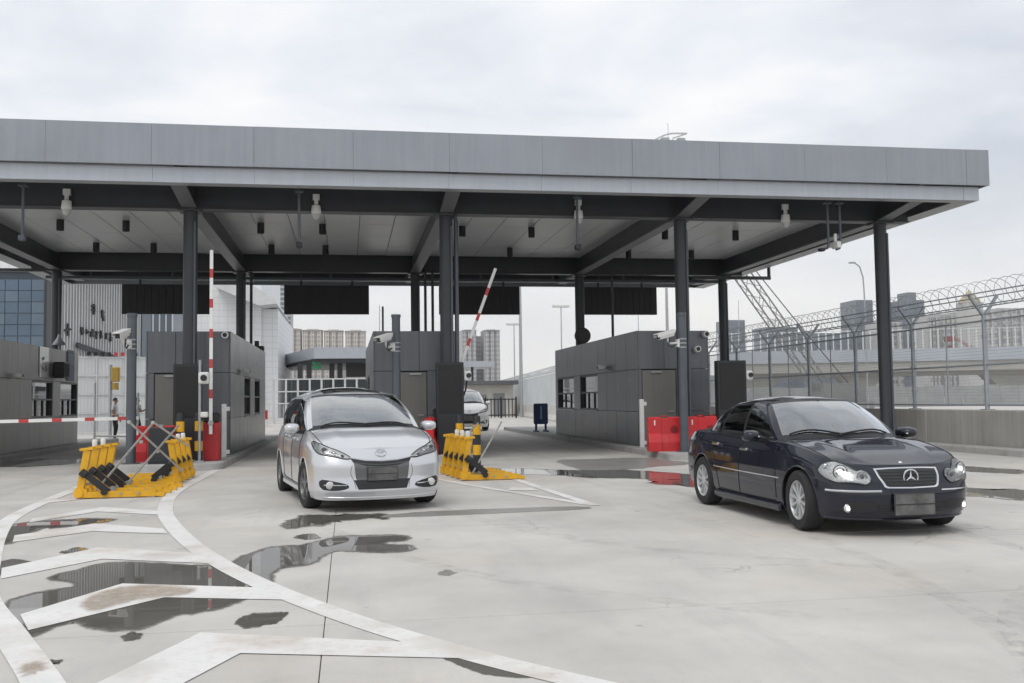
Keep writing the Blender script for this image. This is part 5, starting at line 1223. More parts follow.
    def wheels(c, style='ten', m=ALLOY, steer=0.):
        S = c.S; r = S['wheel_r']; tw = .205
        proto = None
        for a in S['axles']:
            for sg in (1, -1):
                y = sg*(S['track']/2)
                w = bpy.data.objects.new('wheel', None); col.objects.link(w); w.parent = c.t; w.location = (c.L/2-a, y, r); w.rotation_euler = (0, 0, (0 if sg > 0 else math.pi)+(steer if a < 2 else 0))
                rr = r*.665
                prof = [(rr, -.085), (rr*1.03, -.10), (r*.93, -.104), (r*.985, -.085), (r, -.06), (r, .06), (r*.985, .085), (r*.93, .104), (rr*1.03, .10), (rr, .085)]
                MB().lathe(prof, (0,0,0), 40, 'y', False).build('tyre', TYRE, w, True)
                q = MB().lathe([(rr*1.0, .088), (rr*.965, .096), (rr*.93, .085), (rr*.90, .02)], (0,0,0), 40, 'y', False); rim = q.build('rim', m, w, True)
                MB().lathe([(rr*.93, .0), (rr*.6, .005), (.02, .01)], (0,0,0), 30, 'y').build('brake_disc', LAMPD, rim, True)
                sp = MB(); N = {'ten': 10, 'five': 5, 'six': 6}[style]
                for k in range(N):
                    th = 2*math.pi*k/N+.2
                    for off in ((0,) if style == 'ten' else (-.14, .14)):
                        p0 = (.045*math.cos(th), .078, .045*math.sin(th)); p1 = (rr*.955*math.cos(th+off), .088, rr*.955*math.sin(th+off))
                        wd = rr*(.135 if style == 'ten' else .13)
                        dx, dz = math.cos(th+off), math.sin(th+off); nx, nz = -dz, dx
                        v = []
                        for (px, py, pz), ww, dd in ((p0, wd*.5, .03), (p1, wd*.62, .035)):
                            v += [(px+nx*ww, py-dd, pz+nz*ww), (px+nx*ww*.7, py, pz+nz*ww*.7), (px-nx*ww*.7, py, pz-nz*ww*.7), (px-nx*ww, py-dd, pz-nz*ww)]
                        sp.add(v, [(0,1,5,4), (1,2,6,5), (2,3,7,6), (4,5,6,7), (0,3,2,1)])
                sp.build('spokes', m, rim); MB().lathe([(.06, .06), (.06, .082), (.045, .09), (.01, .092)], (0,0,0), 16, 'y').build('hub_cap', m, rim, True)
    def mirror(c, s, y, z, k=1.0):
        for sg in (1, -1):
            m = MB(); n = 14; X = c.L/2-s
            for (dx, f) in ((-.07, .90), (-.065, 1.0), (-.02, 1.02), (.03, .93), (.07, .72), (.095, .42), (.105, .1)):
                for q in range(n):
                    a = 2*math.pi*q/n; ca, sa = math.cos(a), math.sin(a); rx = abs(ca)**.7*math.copysign(1, ca); rzv = abs(sa)**.7*math.copysign(1, sa)
                    m.v.append((X+dx*k+.02*rx*f, sg*(y+.105*k*rx*f), z+.068*k*rzv*f))
            for i in range(6):
                for q in range(n): m.f.append((i*n+q, i*n+(q+1) % n, (i+1)*n+(q+1) % n, (i+1)*n+q))
            m.f += [tuple(range(n)), tuple(range(6*n, 7*n))]
            o = c.part(m, 'door_mirror', c.paint); c.part(MB().bar((X-.01, sg*(y-.06), z-.05), (X-.03, sg*(y-.20), z-.07), .05, .05), 'mirror_arm', TRIM, o, False)
            g = MB(); g.v = [(X-.0715*k, p[1], p[2]) for p in m.v[:n]]; g.f = [tuple(range(n))]; c.part(g, 'mirror_glass', CHROME, o, False)
            if c.S.get('mirror_lamp'): c.part(MB().cbox(X+.04, X+.088, min(sg*(y-.06), sg*(y+.07)), max(sg*(y-.06), sg*(y+.07)), z-.015, z+.003, .004), 'indicator', WHL, o, False)
    def handles(c, pts, m):
        for i, (s, z) in enumerate(pts):
            for sg in (1, -1):
                h = c.bvh.ray_cast(Vector((c.L/2-s, sg*2, z)), Vector((0, -sg, 0)))[0]
                if h is None: continue
                d = getattr(c, 'door_%d_%d' % (i, sg), c.t)
                c.part(MB().cbox(h.x-.10, h.x+.10, min(h.y+sg*.012, h.y+sg*.04), max(h.y+sg*.012, h.y+sg*.04), z-.016, z+.016, .008).box(h.x-.08, h.x-.06, min(h.y-sg*.01, h.y+sg*.02), max(h.y-sg*.01, h.y+sg*.02), z-.01, z+.01).box(h.x+.06, h.x+.08, min(h.y-sg*.01, h.y+sg*.02), max(h.y-sg*.01, h.y+sg*.02), z-.01, z+.01), 'handle', m, d, False)
    def disc(c, y, z, r, off, name, m, parent=None, d=(-1, 0, 0), prof=None, dz=None):
        """round lamp set on the shell where the ray from the front meets it"""
        dv = Vector(d).normalized(); up = Vector((0,0,1)); u = dv.cross(up).normalized(); v = u.cross(dv)
        h = c.bvh.ray_cast(u*y+v*z-dv*3 if dz is None else Vector(dz), dv)[0]
        if h is None: return
        m_ = MB().lathe(prof or [(r, -.012), (r, .0), (r*.85, .006), (r*.4, .010), (r*.05, .011)], (0,0,0), 20, 'x', name != 'emblem'); R3 = Vector((1,0,0)).rotation_difference(-dv).to_matrix()
        m_.v = [tuple(R3 @ Vector(p)+h-dv*off) for p in m_.v]
        return c.part(m_, name, m, parent)
    def wipers(c, s0, segs):
        for (y0, s0, y1, s1) in segs:
            P = []
            for k in range(9):
                u = k/8; h = c.bvh.ray_cast(Vector((c.L/2-(s0+(s1-s0)*u), y0+(y1-y0)*u, 3)), Vector((0,0,-1)))[0]
                P.append(h+Vector((.01, 0, .016)))
            c.part(MB().tube(P, .011, 5), 'wiper', TRIM)

SEDAN = dict(L=4.53, wheel_r=.317, axles=(.79, 3.505), track=1.525, cowl=1.22, deck=3.72, belt=.93, seat=1.78, rear_seats=(2.62,), hoodp=3.2, crease=.013, door_row=8,
  plan=[(0,0),(.015,.30),(.07,.55),(.20,.735),(.42,.82),(.79,.855),(1.22,.862),(2.1,.864),(2.95,.864),(3.505,.86),(3.95,.83),(4.33,.735),(4.50,.48),(4.53,0)],
  levels=[dict(z=[(0,.165),(.5,.17),(1.2,.17),(3,.18),(4.5,.24)], dy=.055, front=.10, rear=.14), dict(z=[(0,.26),(.6,.27),(2,.28),(4.5,.34)], dy=.012, front=.015, rear=.04),
          dict(z=[(0,.42),(.8,.44),(4.5,.47)], dy=.0, front=.0, rear=.0), dict(z=[(0,.545),(.5,.57),(1.2,.62),(4.5,.64)], dy=.0, front=.025, rear=.015),
          dict(z=[(0,.635),(.3,.68),(.79,.77),(1.3,.80),(2.5,.80),(3.5,.84),(4.53,.84)], dy=.02, front=.085, rear=.07),
          dict(z=[(0,.705),(.2,.735),(.42,.80),(.79,.872),(1.25,.918),(2.2,.915),(3.0,.94),(3.6,.965),(4.2,.955),(4.53,.93)], dy=.085, front=.15, rear=.13)],
  center=[(.10,.705),(.18,.722),(.5,.825),(.9,.905),(1.3,.965),(2,1.0),(3,1.0),(3.75,1.01),(4.2,1.0),(4.45,.955),(4.6,.92)],
  base=[(1.20,0,.957),(1.25,.40,.952),(1.42,.69,.932),(1.48,.755,.905),(2.28,.775,.91),(2.35,.775,.912),(3.02,.765,.938),(3.06,.765,.94),(3.24,.755,.948),(3.62,.66,.98),(3.78,.40,1.0),(3.82,0,1.005)],
  top=[(1.95,0,1.385),(1.97,.34,1.378),(2.05,.53,1.352),(2.10,.575,1.318),(2.34,.592,1.342),(2.41,.592,1.343),(2.92,.585,1.328),(2.95,.585,1.325),(3.02,.575,1.31),(3.14,.52,1.315),(3.17,.34,1.345),(3.19,0,1.355)],
  segs=['ws','ws','A','fd','B','rd','K','q','D','rw','rw'], roof=[(1.90,1.38),(2.05,1.402),(2.45,1.426),(2.85,1.42),(3.10,1.378),(3.22,1.352)], doors=[(1.30,2.30),(2.305,3.20)], bulge=.035, mirror_lamp=True)
MPV = dict(L=4.59, wheel_r=.318, axles=(.92, 3.67), track=1.54, cowl=.98, deck=4.3, belt=1.0, seat=1.75, rear_seats=(2.65, 3.5), hoodp=4.2, crease=.008, door_row=8,
  plan=[(0,0),(.012,.30),(.065,.58),(.17,.755),(.42,.845),(.92,.872),(1.36,.865),(2.2,.865),(3.1,.868),(3.67,.875),(4.15,.845),(4.45,.735),(4.56,.47),(4.59,0)],
  levels=[dict(z=[(0,.155),(.6,.165),(1.2,.20),(3,.20),(4.5,.26)], dy=.05, front=.02, rear=.12), dict(z=[(0,.27),(.6,.28),(2,.30),(4.5,.36)], dy=.008, front=-.03, rear=.03),
          dict(z=[(0,.43),(.8,.46),(4.5,.50)], dy=.0, front=.012, rear=.0), dict(z=[(0,.585),(.5,.62),(1.2,.66),(4.5,.68)], dy=-.003, front=.012, rear=.01),
          dict(z=[(0,.70),(.3,.75),(.92,.845),(1.4,.84),(3,.86),(4.59,.88)], dy=.015, front=.075, rear=.03),
          dict(z=[(0,.795),(.24,.85),(.46,.915),(.92,.99),(1.3,1.015),(2.2,1.005),(3.2,1.01),(4.0,1.04),(4.59,1.03)], dy=.075, front=.17, rear=.06)],
  center=[(.12,.795),(.22,.825),(.5,.94),(.8,1.015),(1.05,1.065),(2,1.05),(3,1.05),(4.2,1.06),(4.6,1.03)],
  base=[(.95,0,1.065),(1.0,.42,1.055),(1.16,.71,1.028),(1.20,.785,.99),(2.08,.80,.995),(2.16,.80,.995),(3.10,.79,1.0),(3.17,.79,1.0),(4.02,.765,1.03),(4.30,.68,1.05),(4.44,.40,1.05),(4.47,0,1.05)],
  top=[(1.90,0,1.535),(1.92,.38,1.528),(2.01,.605,1.503),(2.07,.665,1.467),(2.22,.685,1.498),(2.29,.685,1.50),(3.06,.68,1.50),(3.13,.68,1.498),(3.86,.65,1.468),(4.02,.58,1.475),(4.10,.38,1.515),(4.12,0,1.53)],
  segs=['ws','ws','A','fd','B','rd','K','q','D','rw','rw'], roof=[(1.86,1.53),(2.03,1.565),(2.5,1.625),(3.1,1.638),(3.7,1.605),(4.02,1.55),(4.15,1.525)], doors=[(1.36,2.20),(2.205,3.20)], bulge=.04)

def build_sedan(name, label, loc, heading, pm, detail=True):
    c = Car(SEDAN, name, label, loc, heading, pm); c.shell(); c.interior(); c.wheels('ten', ALLOY, steer=R(-4)); c.mirror(1.62, .985, .975)
    c.handles([(2.12, .80), (3.0, .83)], CHROME)
    # panel gaps
    c.line([(1.305,.30),(1.30,.55),(1.315,.80),(1.36,.90)], None, axes='xz', sgs=(1,-1)); c.line([(2.30,.26),(2.30,.6),(2.30,.90)], None, axes='xz', sgs=(1,-1)); c.line([(3.22,.90),(3.19,.78),(3.05,.62),(2.98,.42),(2.95,.28)], None, axes='xz', sgs=(1,-1)); c.line([(1.33,.265),(2.2,.262),(2.95,.275)], None, axes='xz', sgs=(1,-1))
    c.line([(.34,.70),(.55,.725),(.9,.745),(1.22,.752),(1.38,.75)], None, axes='xy', sgs=(1,-1)); c.line([(.13,.0),(.145,.25),(.19,.42),(.27,.60),(.34,.70)], None, axes='xy', sgs=(1,-1), r=.003)
    for sg in (1,-1):
        c.line([(1.22,.52),(1.3,.525),(2.2,.53),(2.95,.54),(3.08,.545)], None, r=.011, name='side_moulding', m=CHROME, axes='xz', sgs=(sg,))
        c.line([(.19,.66),(.09,.58)] if False else [(.30,.51),(.75,.505)], None, r=.0, axes='yz') if False else None
    # sill skirts
    for sg in (1,-1): c.part(MB().cbox(c.L/2-3.08, c.L/2-1.2, min(sg*.80, sg*.872), max(sg*.80, sg*.872), .155, .245, .02), 'side_skirt', pm, c.bodyo, False)
    # grille
    def trap(k, z0, z1, dy=0): return [(-.345*k+dy*0, z1), (-.20*k, z1+.006), (0, z1+.008), (.20*k, z1+.006), (.345*k, z1), (.335*k, (z0+z1)/2+.02), (.29*k, z0+.012), (.26*k, z0), (0, z0-.006), (-.26*k, z0), (-.29*k, z0+.012), (-.335*k, (z0+z1)/2+.02)]
    gr = c.project(trap(1.02, .490, .682), (-1,0,0), off=.006, name='grille', m=CHROME); c.project(trap(.945, .504, .670), (-1,0,0), off=.010, name='grille_opening', m=TRIM, parent=gr)
    for k in range(5):
        z = .530+k*.030; w = .255+.012*k; c.line([(-w, z), (-w*.5, z), (0, z-.002), (w*.5, z), (w, z)], None, r=.006, name='grille_bar', m=LAMPD, parent=gr, off=.012)
    e = c.disc(0, .592, .086, .022, 'emblem', CHROME, gr, prof=[(.072, -.004), (.072, .006), (.079, .010), (.086, .006), (.086, -.006)])
    h = c.bvh.ray_cast(Vector((4, 0, .592)), Vector((-1, 0, 0)))[0]
    for k in range(3):
        a = math.pi/2+k*2*math.pi/3; q = MB(); pt = (h.x+.030, .078*math.cos(a), .592+.078*math.sin(a))
        q.add([(h.x+.040, 0, .592), (h.x+.030, .016*math.cos(a+1.05), .592+.016*math.sin(a+1.05)), pt, (h.x+.030, .016*math.cos(a-1.05), .592+.016*math.sin(a-1.05))], [(0,1,2), (0,2,3), (1,3,2)]); c.part(q, 'star_arm', CHROME, e, False)
    c.disc(0, .755, .022, .002, 'hood_badge', CHROME, c.hood, d=(-.4, 0, -1), dz=(c.L/2-.20+1.2, 0, .755+3))
    # lamps: two joined ovals
    HL = [(.69+.118*math.cos(R(a)), .648+.105*math.sin(R(a))) for a in (128, 90, 50, 10, -30, -70, -108)] + [(.495+.085*math.cos(R(a)), .600+.075*math.sin(R(a))) for a in (-55, -100, -140, 180, 140, 100, 62)]
    for sg in (1, -1):
        dd = Vector((-1, -.28*sg, 0))
        def conv(p):                                            # outline drawn in the straight front view, moved into the slanted view
            hh = c.bvh.ray_cast(Vector((4, sg*p[0], p[1])), Vector((-1, 0, 0)))[0] or c.bvh.find_nearest(Vector((c.L/2-.3, sg*p[0], p[1])))[0]
            d_ = dd.normalized(); u = d_.cross(Vector((0,0,1))).normalized(); v = u.cross(d_); return (hh.dot(u), hh.dot(v))
        P = [conv(p) for p in HL]
        hl = c.project(P, dd, off=.006, name='headlight', m=LAMPR, curve=3, edge=.03); c.project([(p[0], p[1]) for p in P], dd, off=.012, dome=.022, name='lens_cover', m=LENS, parent=hl, curve=3, edge=.025)
        rim_ = spline([(p[0], p[1]) for p in P], 4, True); d_ = dd.normalized(); u = d_.cross(Vector((0,0,1))).normalized(); v = u.cross(d_); ring = []
        for p in rim_:
            hh = c.bvh.ray_cast(u*p[0]+v*p[1]-d_*3, d_)[0]
            if hh is not None: ring.append(hh-d_*.006)
        c.part(MB().tube(ring, .007, 5, True), 'lamp_rim', TRIM, hl)
        for (yy, zz, r_, lit) in ((.675, .650, .066, True), (.495, .602, .048, False)):
            q = conv((yy, zz)); c.disc(q[0], q[1], r_, .010, 'reflector', CHROME if lit else LAMPR, hl, d=dd, prof=[(r_, -.002), (r_, .006), (r_*.86, .007), (r_*.80, .001), (r_*.3, -.004), (.004, -.004)])
            c.disc(q[0], q[1], r_*.40, .014, 'bulb', LIT if lit else LAMPD, hl, d=dd); c.disc(q[0], q[1], r_*1.12, .0075, 'lamp_bezel', LAMPD, hl, d=dd, prof=[(r_*1.14, -.002), (r_*1.14, .002), (r_*1.0, .003), (r_*.9, .0)])
        q = conv((.76, .70)); c.disc(q[0], q[1], .030, .010, 'side_bulb', LAMPR, hl, d=dd)
        # bumper strip, fog lamp, washer
        c.line([(.33,.462),(.5,.462),(.62,.463),(.72,.465),(.79,.467)], None, r=.011, name='bumper_strip', m=CHROME, axes='yz', sgs=(sg,))
        c.project([(sg*.40,.275),(sg*.40,.345),(sg*.55,.358),(sg*.66,.350),(sg*.66,.285)], (-1,0,0), off=.003, name='fog_recess', m=TRIM, curve=2)
        fl_ = c.disc(sg*.645, .292, .030, .006, 'fog_lamp', LIT); c.disc(sg*.645, .292, .042, .004, 'fog_ring', CHROME, fl_)
    c.project([(-.36,.255),(.36,.255),(.37,.335),(-.37,.335)], (-1,0,0), off=.003, name='lower_intake', m=TRIM)
    for z in (.275, .305): c.line([(-.36,z),(0,z),(.36,z)], None, r=.005, name='intake_bar', m=pm, off=.006)
    X = c.L/2
    pl = c.part(MB().cbox(X+.012, X+.03, -.225, .225, .215, .44, .006), 'number_plate', PLATE, None, False); c.part(MB().box(X+.0305, X+.032, -.215, .215, .335, .43), 'plate_band', PLATE2, pl, False); c.part(MB().box(X+.0305, X+.032, -.215, .215, .225, .32), 'plate_band', PLATE2, pl, False)
    c.line([(-.78,.19),(-.5,.178),(0,.172),(.5,.178),(.78,.19)], None, r=.012, name='front_lip', m=pm)
    c.wipers(1.2, [(.55, 1.36, -.12, 1.22), (-.10, 1.24, -.62, 1.42)])
    # tail lamps wrap round the rear corner
    for sg in (1, -1):
        dd = Vector((.75, -.66*sg, 0)).normalized(); u = dd.cross(Vector((0,0,1))).normalized()
        base_ = c.bvh.find_nearest(Vector((-c.L/2+.16, sg*.75, .78)))[0]; b0 = base_.dot(u)
        tl = c.project([(b0-.17,.70),(b0-.15,.86),(b0+.05,.885),(b0+.17,.85),(b0+.16,.70)], dd, off=.006, name='tail_lamp', m=REDL, curve=3); c.project([(b0-.16,.83),(b0-.14,.875),(b0+.05,.893),(b0+.16,.865),(b0+.15,.82)], dd, off=.009, name='clear_band', m=WHL, parent=tl, curve=2)
    return c
def build_mpv(name, label, loc, heading, pm):
    c = Car(MPV, name, label, loc, heading, pm); c.shell(); c.interior(); c.wheels('five', ALLOYD, steer=R(6)); c.mirror(1.34, .965, 1.06, 1.0)
    c.handles([(2.02, .90), (3.0, .92)], pm)
    for P in ([(1.36,.28),(1.345,.55),(1.36,.85),(1.40,.97)], [(2.20,.26),(2.20,.6),(2.205,.97)], [(3.22,.98),(3.2,.82),(3.12,.64),(3.08,.45),(3.06,.28)], [(1.38,.275),(2.2,.272),(3.06,.285)]): c.line(P, None, axes='xz', sgs=(1,-1))
    c.line([(.30,.70),(.5,.735),(.8,.752),(1.0,.76),(1.15,.755)], None, axes='xy', sgs=(1,-1)); c.line([(1.4,.80),(2.2,.80),(3.2,.82)], None, r=.004, name='crease_line', m=pm, axes='xz', sgs=(1,-1))
    for sg in (1,-1): c.part(MB().cbox(c.L/2-3.22, c.L/2-1.36, min(sg*.78, sg*.866), max(sg*.78, sg*.866), .165, .27, .025), 'side_skirt', pm, c.bodyo, False)
    HL = [(.385,.69),(.44,.735),(.53,.785),(.64,.83),(.73,.872),(.785,.902),(.808,.88),(.805,.805),(.765,.75),(.67,.725),(.57,.708),(.46,.682)]
    for sg in (1, -1):
        dd = Vector((-1, -.42*sg, 0)); d_ = dd.normalized(); u = d_.cross(Vector((0,0,1))).normalized(); v = u.cross(d_)
        def conv(p):
            hh = c.bvh.ray_cast(Vector((4, sg*p[0], p[1])), Vector((-1, 0, 0)))[0] or c.bvh.find_nearest(Vector((c.L/2-.35, sg*p[0], p[1])))[0]
            return (hh.dot(u), hh.dot(v))
        P = [conv(p) for p in HL]
        hl = c.project(P, dd, off=.005, name='headlight', m=LAMPR, curve=3, edge=.03); c.project(P, dd, off=.010, dome=.020, name='lens_cover', m=LENS, parent=hl, curve=3, edge=.025)
        ring = []
        for p in spline(P, 4, True):
            hh = c.bvh.ray_cast(u*p[0]+v*p[1]-d_*3, d_)[0]
            if hh is not None: ring.append(hh-d_*.005)
        c.part(MB().tube(ring, .007, 5, True), 'lamp_rim', TRIM, hl)
        for (yy, zz, r_, mm) in ((.70, .795, .050, LAMPD), (.59, .752, .036, CHROME), (.49, .715, .026, LAMPD)):
            q = conv((yy, zz)); c.disc(q[0], q[1], r_, .007, 'reflector', CHROME, hl, d=dd, prof=[(r_, -.002), (r_, .006), (r_*.86, .007), (r_*.80, .001), (r_*.3, -.004), (.004, -.004)]); c.disc(q[0], q[1], r_*.62, .010, 'bulb', mm, hl, d=dd)
        fr = c.project([(sg*.43,.315),(sg*.45,.36),(sg*.58,.395),(sg*.74,.425),(sg*.775,.37),(sg*.73,.295),(sg*.55,.285)], (-1,0,0), off=.003, name='fog_recess', m=TRIM, curve=2)
        c.disc(sg*.655, .352, .050, .012, 'fog_lamp', WHL, fr); c.line([(.45,.345),(.52,.347),(.60,.35),(.68,.353),(.72,.355)], None, r=.007, name='fog_bar', m=CHROME, axes='yz', sgs=(sg,), off=.006, parent=fr)
        c.line([(.38,.60),(.40,.50),(.36,.40),(.34,.30)], None, r=.003, name='bumper_crease', m=GAP, axes='yz', sgs=(sg,))
        dd2 = Vector((.8, -.6*sg, 0)).normalized(); u2 = dd2.cross(Vector((0,0,1))).normalized(); b0 = c.bvh.find_nearest(Vector((-c.L/2+.12, sg*.72, .95)))[0].dot(u2)
        c.project([(b0-.15,.74),(b0-.16,1.0),(b0+.02,1.04),(b0+.14,.98),(b0+.10,.76)], dd2, off=.006, name='tail_lamp', m=REDL, curve=3)
    gr = c.project([(-.395,.685),(-.2,.650),(0,.640),(.2,.650),(.395,.685),(.365,.635),(.2,.588),(0,.576),(-.2,.588),(-.365,.635)], (-1,0,0), off=.004, name='grille', m=TRIM, edge=.035)
    c.line([(-.40,.697),(-.2,.664),(0,.654),(.2,.664),(.40,.697)], None, r=.009, name='grille_chrome', m=CHROME, off=.006, parent=gr); c.line([(-.34,.632),(-.2,.612),(0,.603),(.2,.612),(.34,.632)], None, r=.004, name='grille_bar', m=ALLOYD, off=.006, parent=gr)
    gp = c.project([(-.36,.632),(-.18,.585),(0,.574),(.18,.585),(.36,.632),(.335,.43),(.32,.41),(-.32,.41),(-.335,.43)], (-1,0,0), off=.0025, name='bumper_centre', m=mat('bumper_grey', (.13,.13,.135), .4, .4, coat=.4), edge=.035)
    li = c.project([(-.36,.412),(.36,.412),(.31,.292),(-.31,.292)], (-1,0,0), off=.005, name='lower_intake', m=TRIM)
    for z in (.318,.348,.38): c.line([(-.31,z),(0,z),(.31,z)], None, r=.004, name='intake_bar', m=LAMPD, off=.008, parent=li)
    X = c.L/2
    pl = c.part(MB().cbox(X+.012, X+.022, -.195, .195, .395, .575, .004), 'number_plate', PLATE, None, False); c.part(MB().box(X+.0225, X+.0235, -.187, .187, .49, .567), 'plate_band', PLATE2, pl, False); c.part(MB().box(X+.0225, X+.0235, -.187, .187, .403, .478), 'plate_band', PLATE2, pl, False)
    h = c.bvh.ray_cast(Vector((c.L/2-.235, 0, 3)), Vector((0,0,-1)))[0]; em = thing
    ez = []
    for (rx, rz_, cz) in ((.070, .048, 0), (.026, .044, 0), (.046, .018, .022)):
        pts = []
        for a in np.linspace(0, 2*math.pi, 25)[:-1]:
            yy = rx*math.cos(a); zz = .748+cz+rz_*math.sin(a); hh = c.bvh.ray_cast(Vector((4, yy, zz)), Vector((-1,0,0)))[0]
            if hh is not None: pts.append(hh+Vector((.006,0,.002)))
        c.part(MB().tube(pts, .0065, 6, True), 'emblem_ring', CHROME, c.hood)
    c.line([(-.72,.20),(-.45,.19),(0,.186),(.45,.19),(.72,.20)], None, r=.010, name='front_lip', m=pm)
    # dark glass roof panel
    c.project([(c.L/2-2.02,-.40),(c.L/2-2.06,-.43),(c.L/2-2.75,-.43),(c.L/2-2.75,.43),(c.L/2-2.06,.43),(c.L/2-2.02,.40)][::-1] and [(-.42,c.L/2-2.04),(.42,c.L/2-2.04),(.42,c.L/2-2.8),(-.42,c.L/2-2.8)], (0,0,-1), off=.006, name='roof_glass', m=mat('roof_glass', (.01,.011,.012), .06, coat=.5))
    c.wipers(1.0, [(.60, 1.10, -.05, .985), (-.05, 1.0, -.62, 1.13)])
    c.part(MB().box(0, .002, .34, .42, 1.36, 1.42), 'permit_sticker', WHITE, None, False).location = (c.L/2-1.765, .06, .045)
    return c
SILVER = paint('silver_paint', (.60, .61, .628), .35, .28); NAVY = paint('navy_paint', (.0075, .009, .019), .0, .45); WHP = paint('white_paint', (.72, .72, .72), .0, .35)
def head_vec(deg): return (math.sin(R(deg)), -math.cos(R(deg)))         # 0 = straight towards the camera along the lane
# front-left tyre contact of each car gives the place
def place(fl, deg, spec):
    f = Vector(head_vec(deg)); side = Vector((-f.y, f.x)); cen = Vector(fl) - side*(-1)*0
    # image-left wheel is the car's right-hand side (side vector points to the car's left)
    p = Vector(fl) + side*(spec['track']/2+.09); return p - f*(spec['L']/2-spec['axles'][0])
d1 = 10.3; q = place((-.57, 13.75), d1, MPV)
mpv = build_mpv('silver_car', 'silver estate car with dark glass roof leaving the booth lane, headlights off', (q.x, q.y, .003), head_vec(d1), SILVER); mpv.t['category'] = 'car'; mpv.t.scale = (1.02, 1.025, 1.01)
d2 = 1.0; q = place((4.74, 9.90), d2, SEDAN)
sed = build_sedan('dark_car', 'dark navy sedan with lit lamps and chrome grille at the right', (q.x, q.y, .003), head_vec(d2), NAVY)
# ---------------------------------------------------------------- farther vehicles
VAN = dict(MPV); q = gz(484, 433)
van = build_mpv('white_van', 'white people carrier waiting behind the black cabinet and striped bollards', (5.55, 47.4, .003), head_vec(0), WHP); van.t.scale = (1.08, 1.10, 1.22); van.t['category'] = 'van'
far = build_sedan('far_car', 'small white car parked far behind the silver car', (-9.3, 118, .003), (-1, -.25), WHP)

# ---------------------------------------------------------------- people
SKIN = mat('skin', (.42, .26, .18), .55); HAIR = mat('black_hair', (.012, .011, .010), .5); SHIRT = mat('white_shirt', (.72, .72, .73), .8, var=.05, scale=9); TROU = mat('black_trousers', (.018, .018, .021), .8); SHOE = mat('dark_shoes', (.015, .014, .013), .5); GREYT = mat('grey_shirt', (.30, .31, .33), .8)
def skin_mesh(pts, edges, rad, root, levels=2):
    me = bpy.data.meshes.new('body'); me.from_pydata(pts, edges, []); o = bpy.data.objects.new('tmp', me); col.objects.link(o)
    md = o.modifiers.new('skin', 'SKIN'); md.use_smooth_shade = True; md.branch_smoothing = .3
    for i, r in enumerate(rad):
        r = r if isinstance(r, tuple) else (r, r); me.skin_vertices[0].data[i].radius = r; me.skin_vertices[0].data[i].use_root = (i == root)
    sb = o.modifiers.new('sub', 'SUBSURF'); sb.levels = levels; sb.render_levels = levels
    dg = bpy.context.evaluated_depsgraph_get(); out = bpy.data.meshes.new_from_object(o.evaluated_get(dg)); bpy.data.objects.remove(o); return out
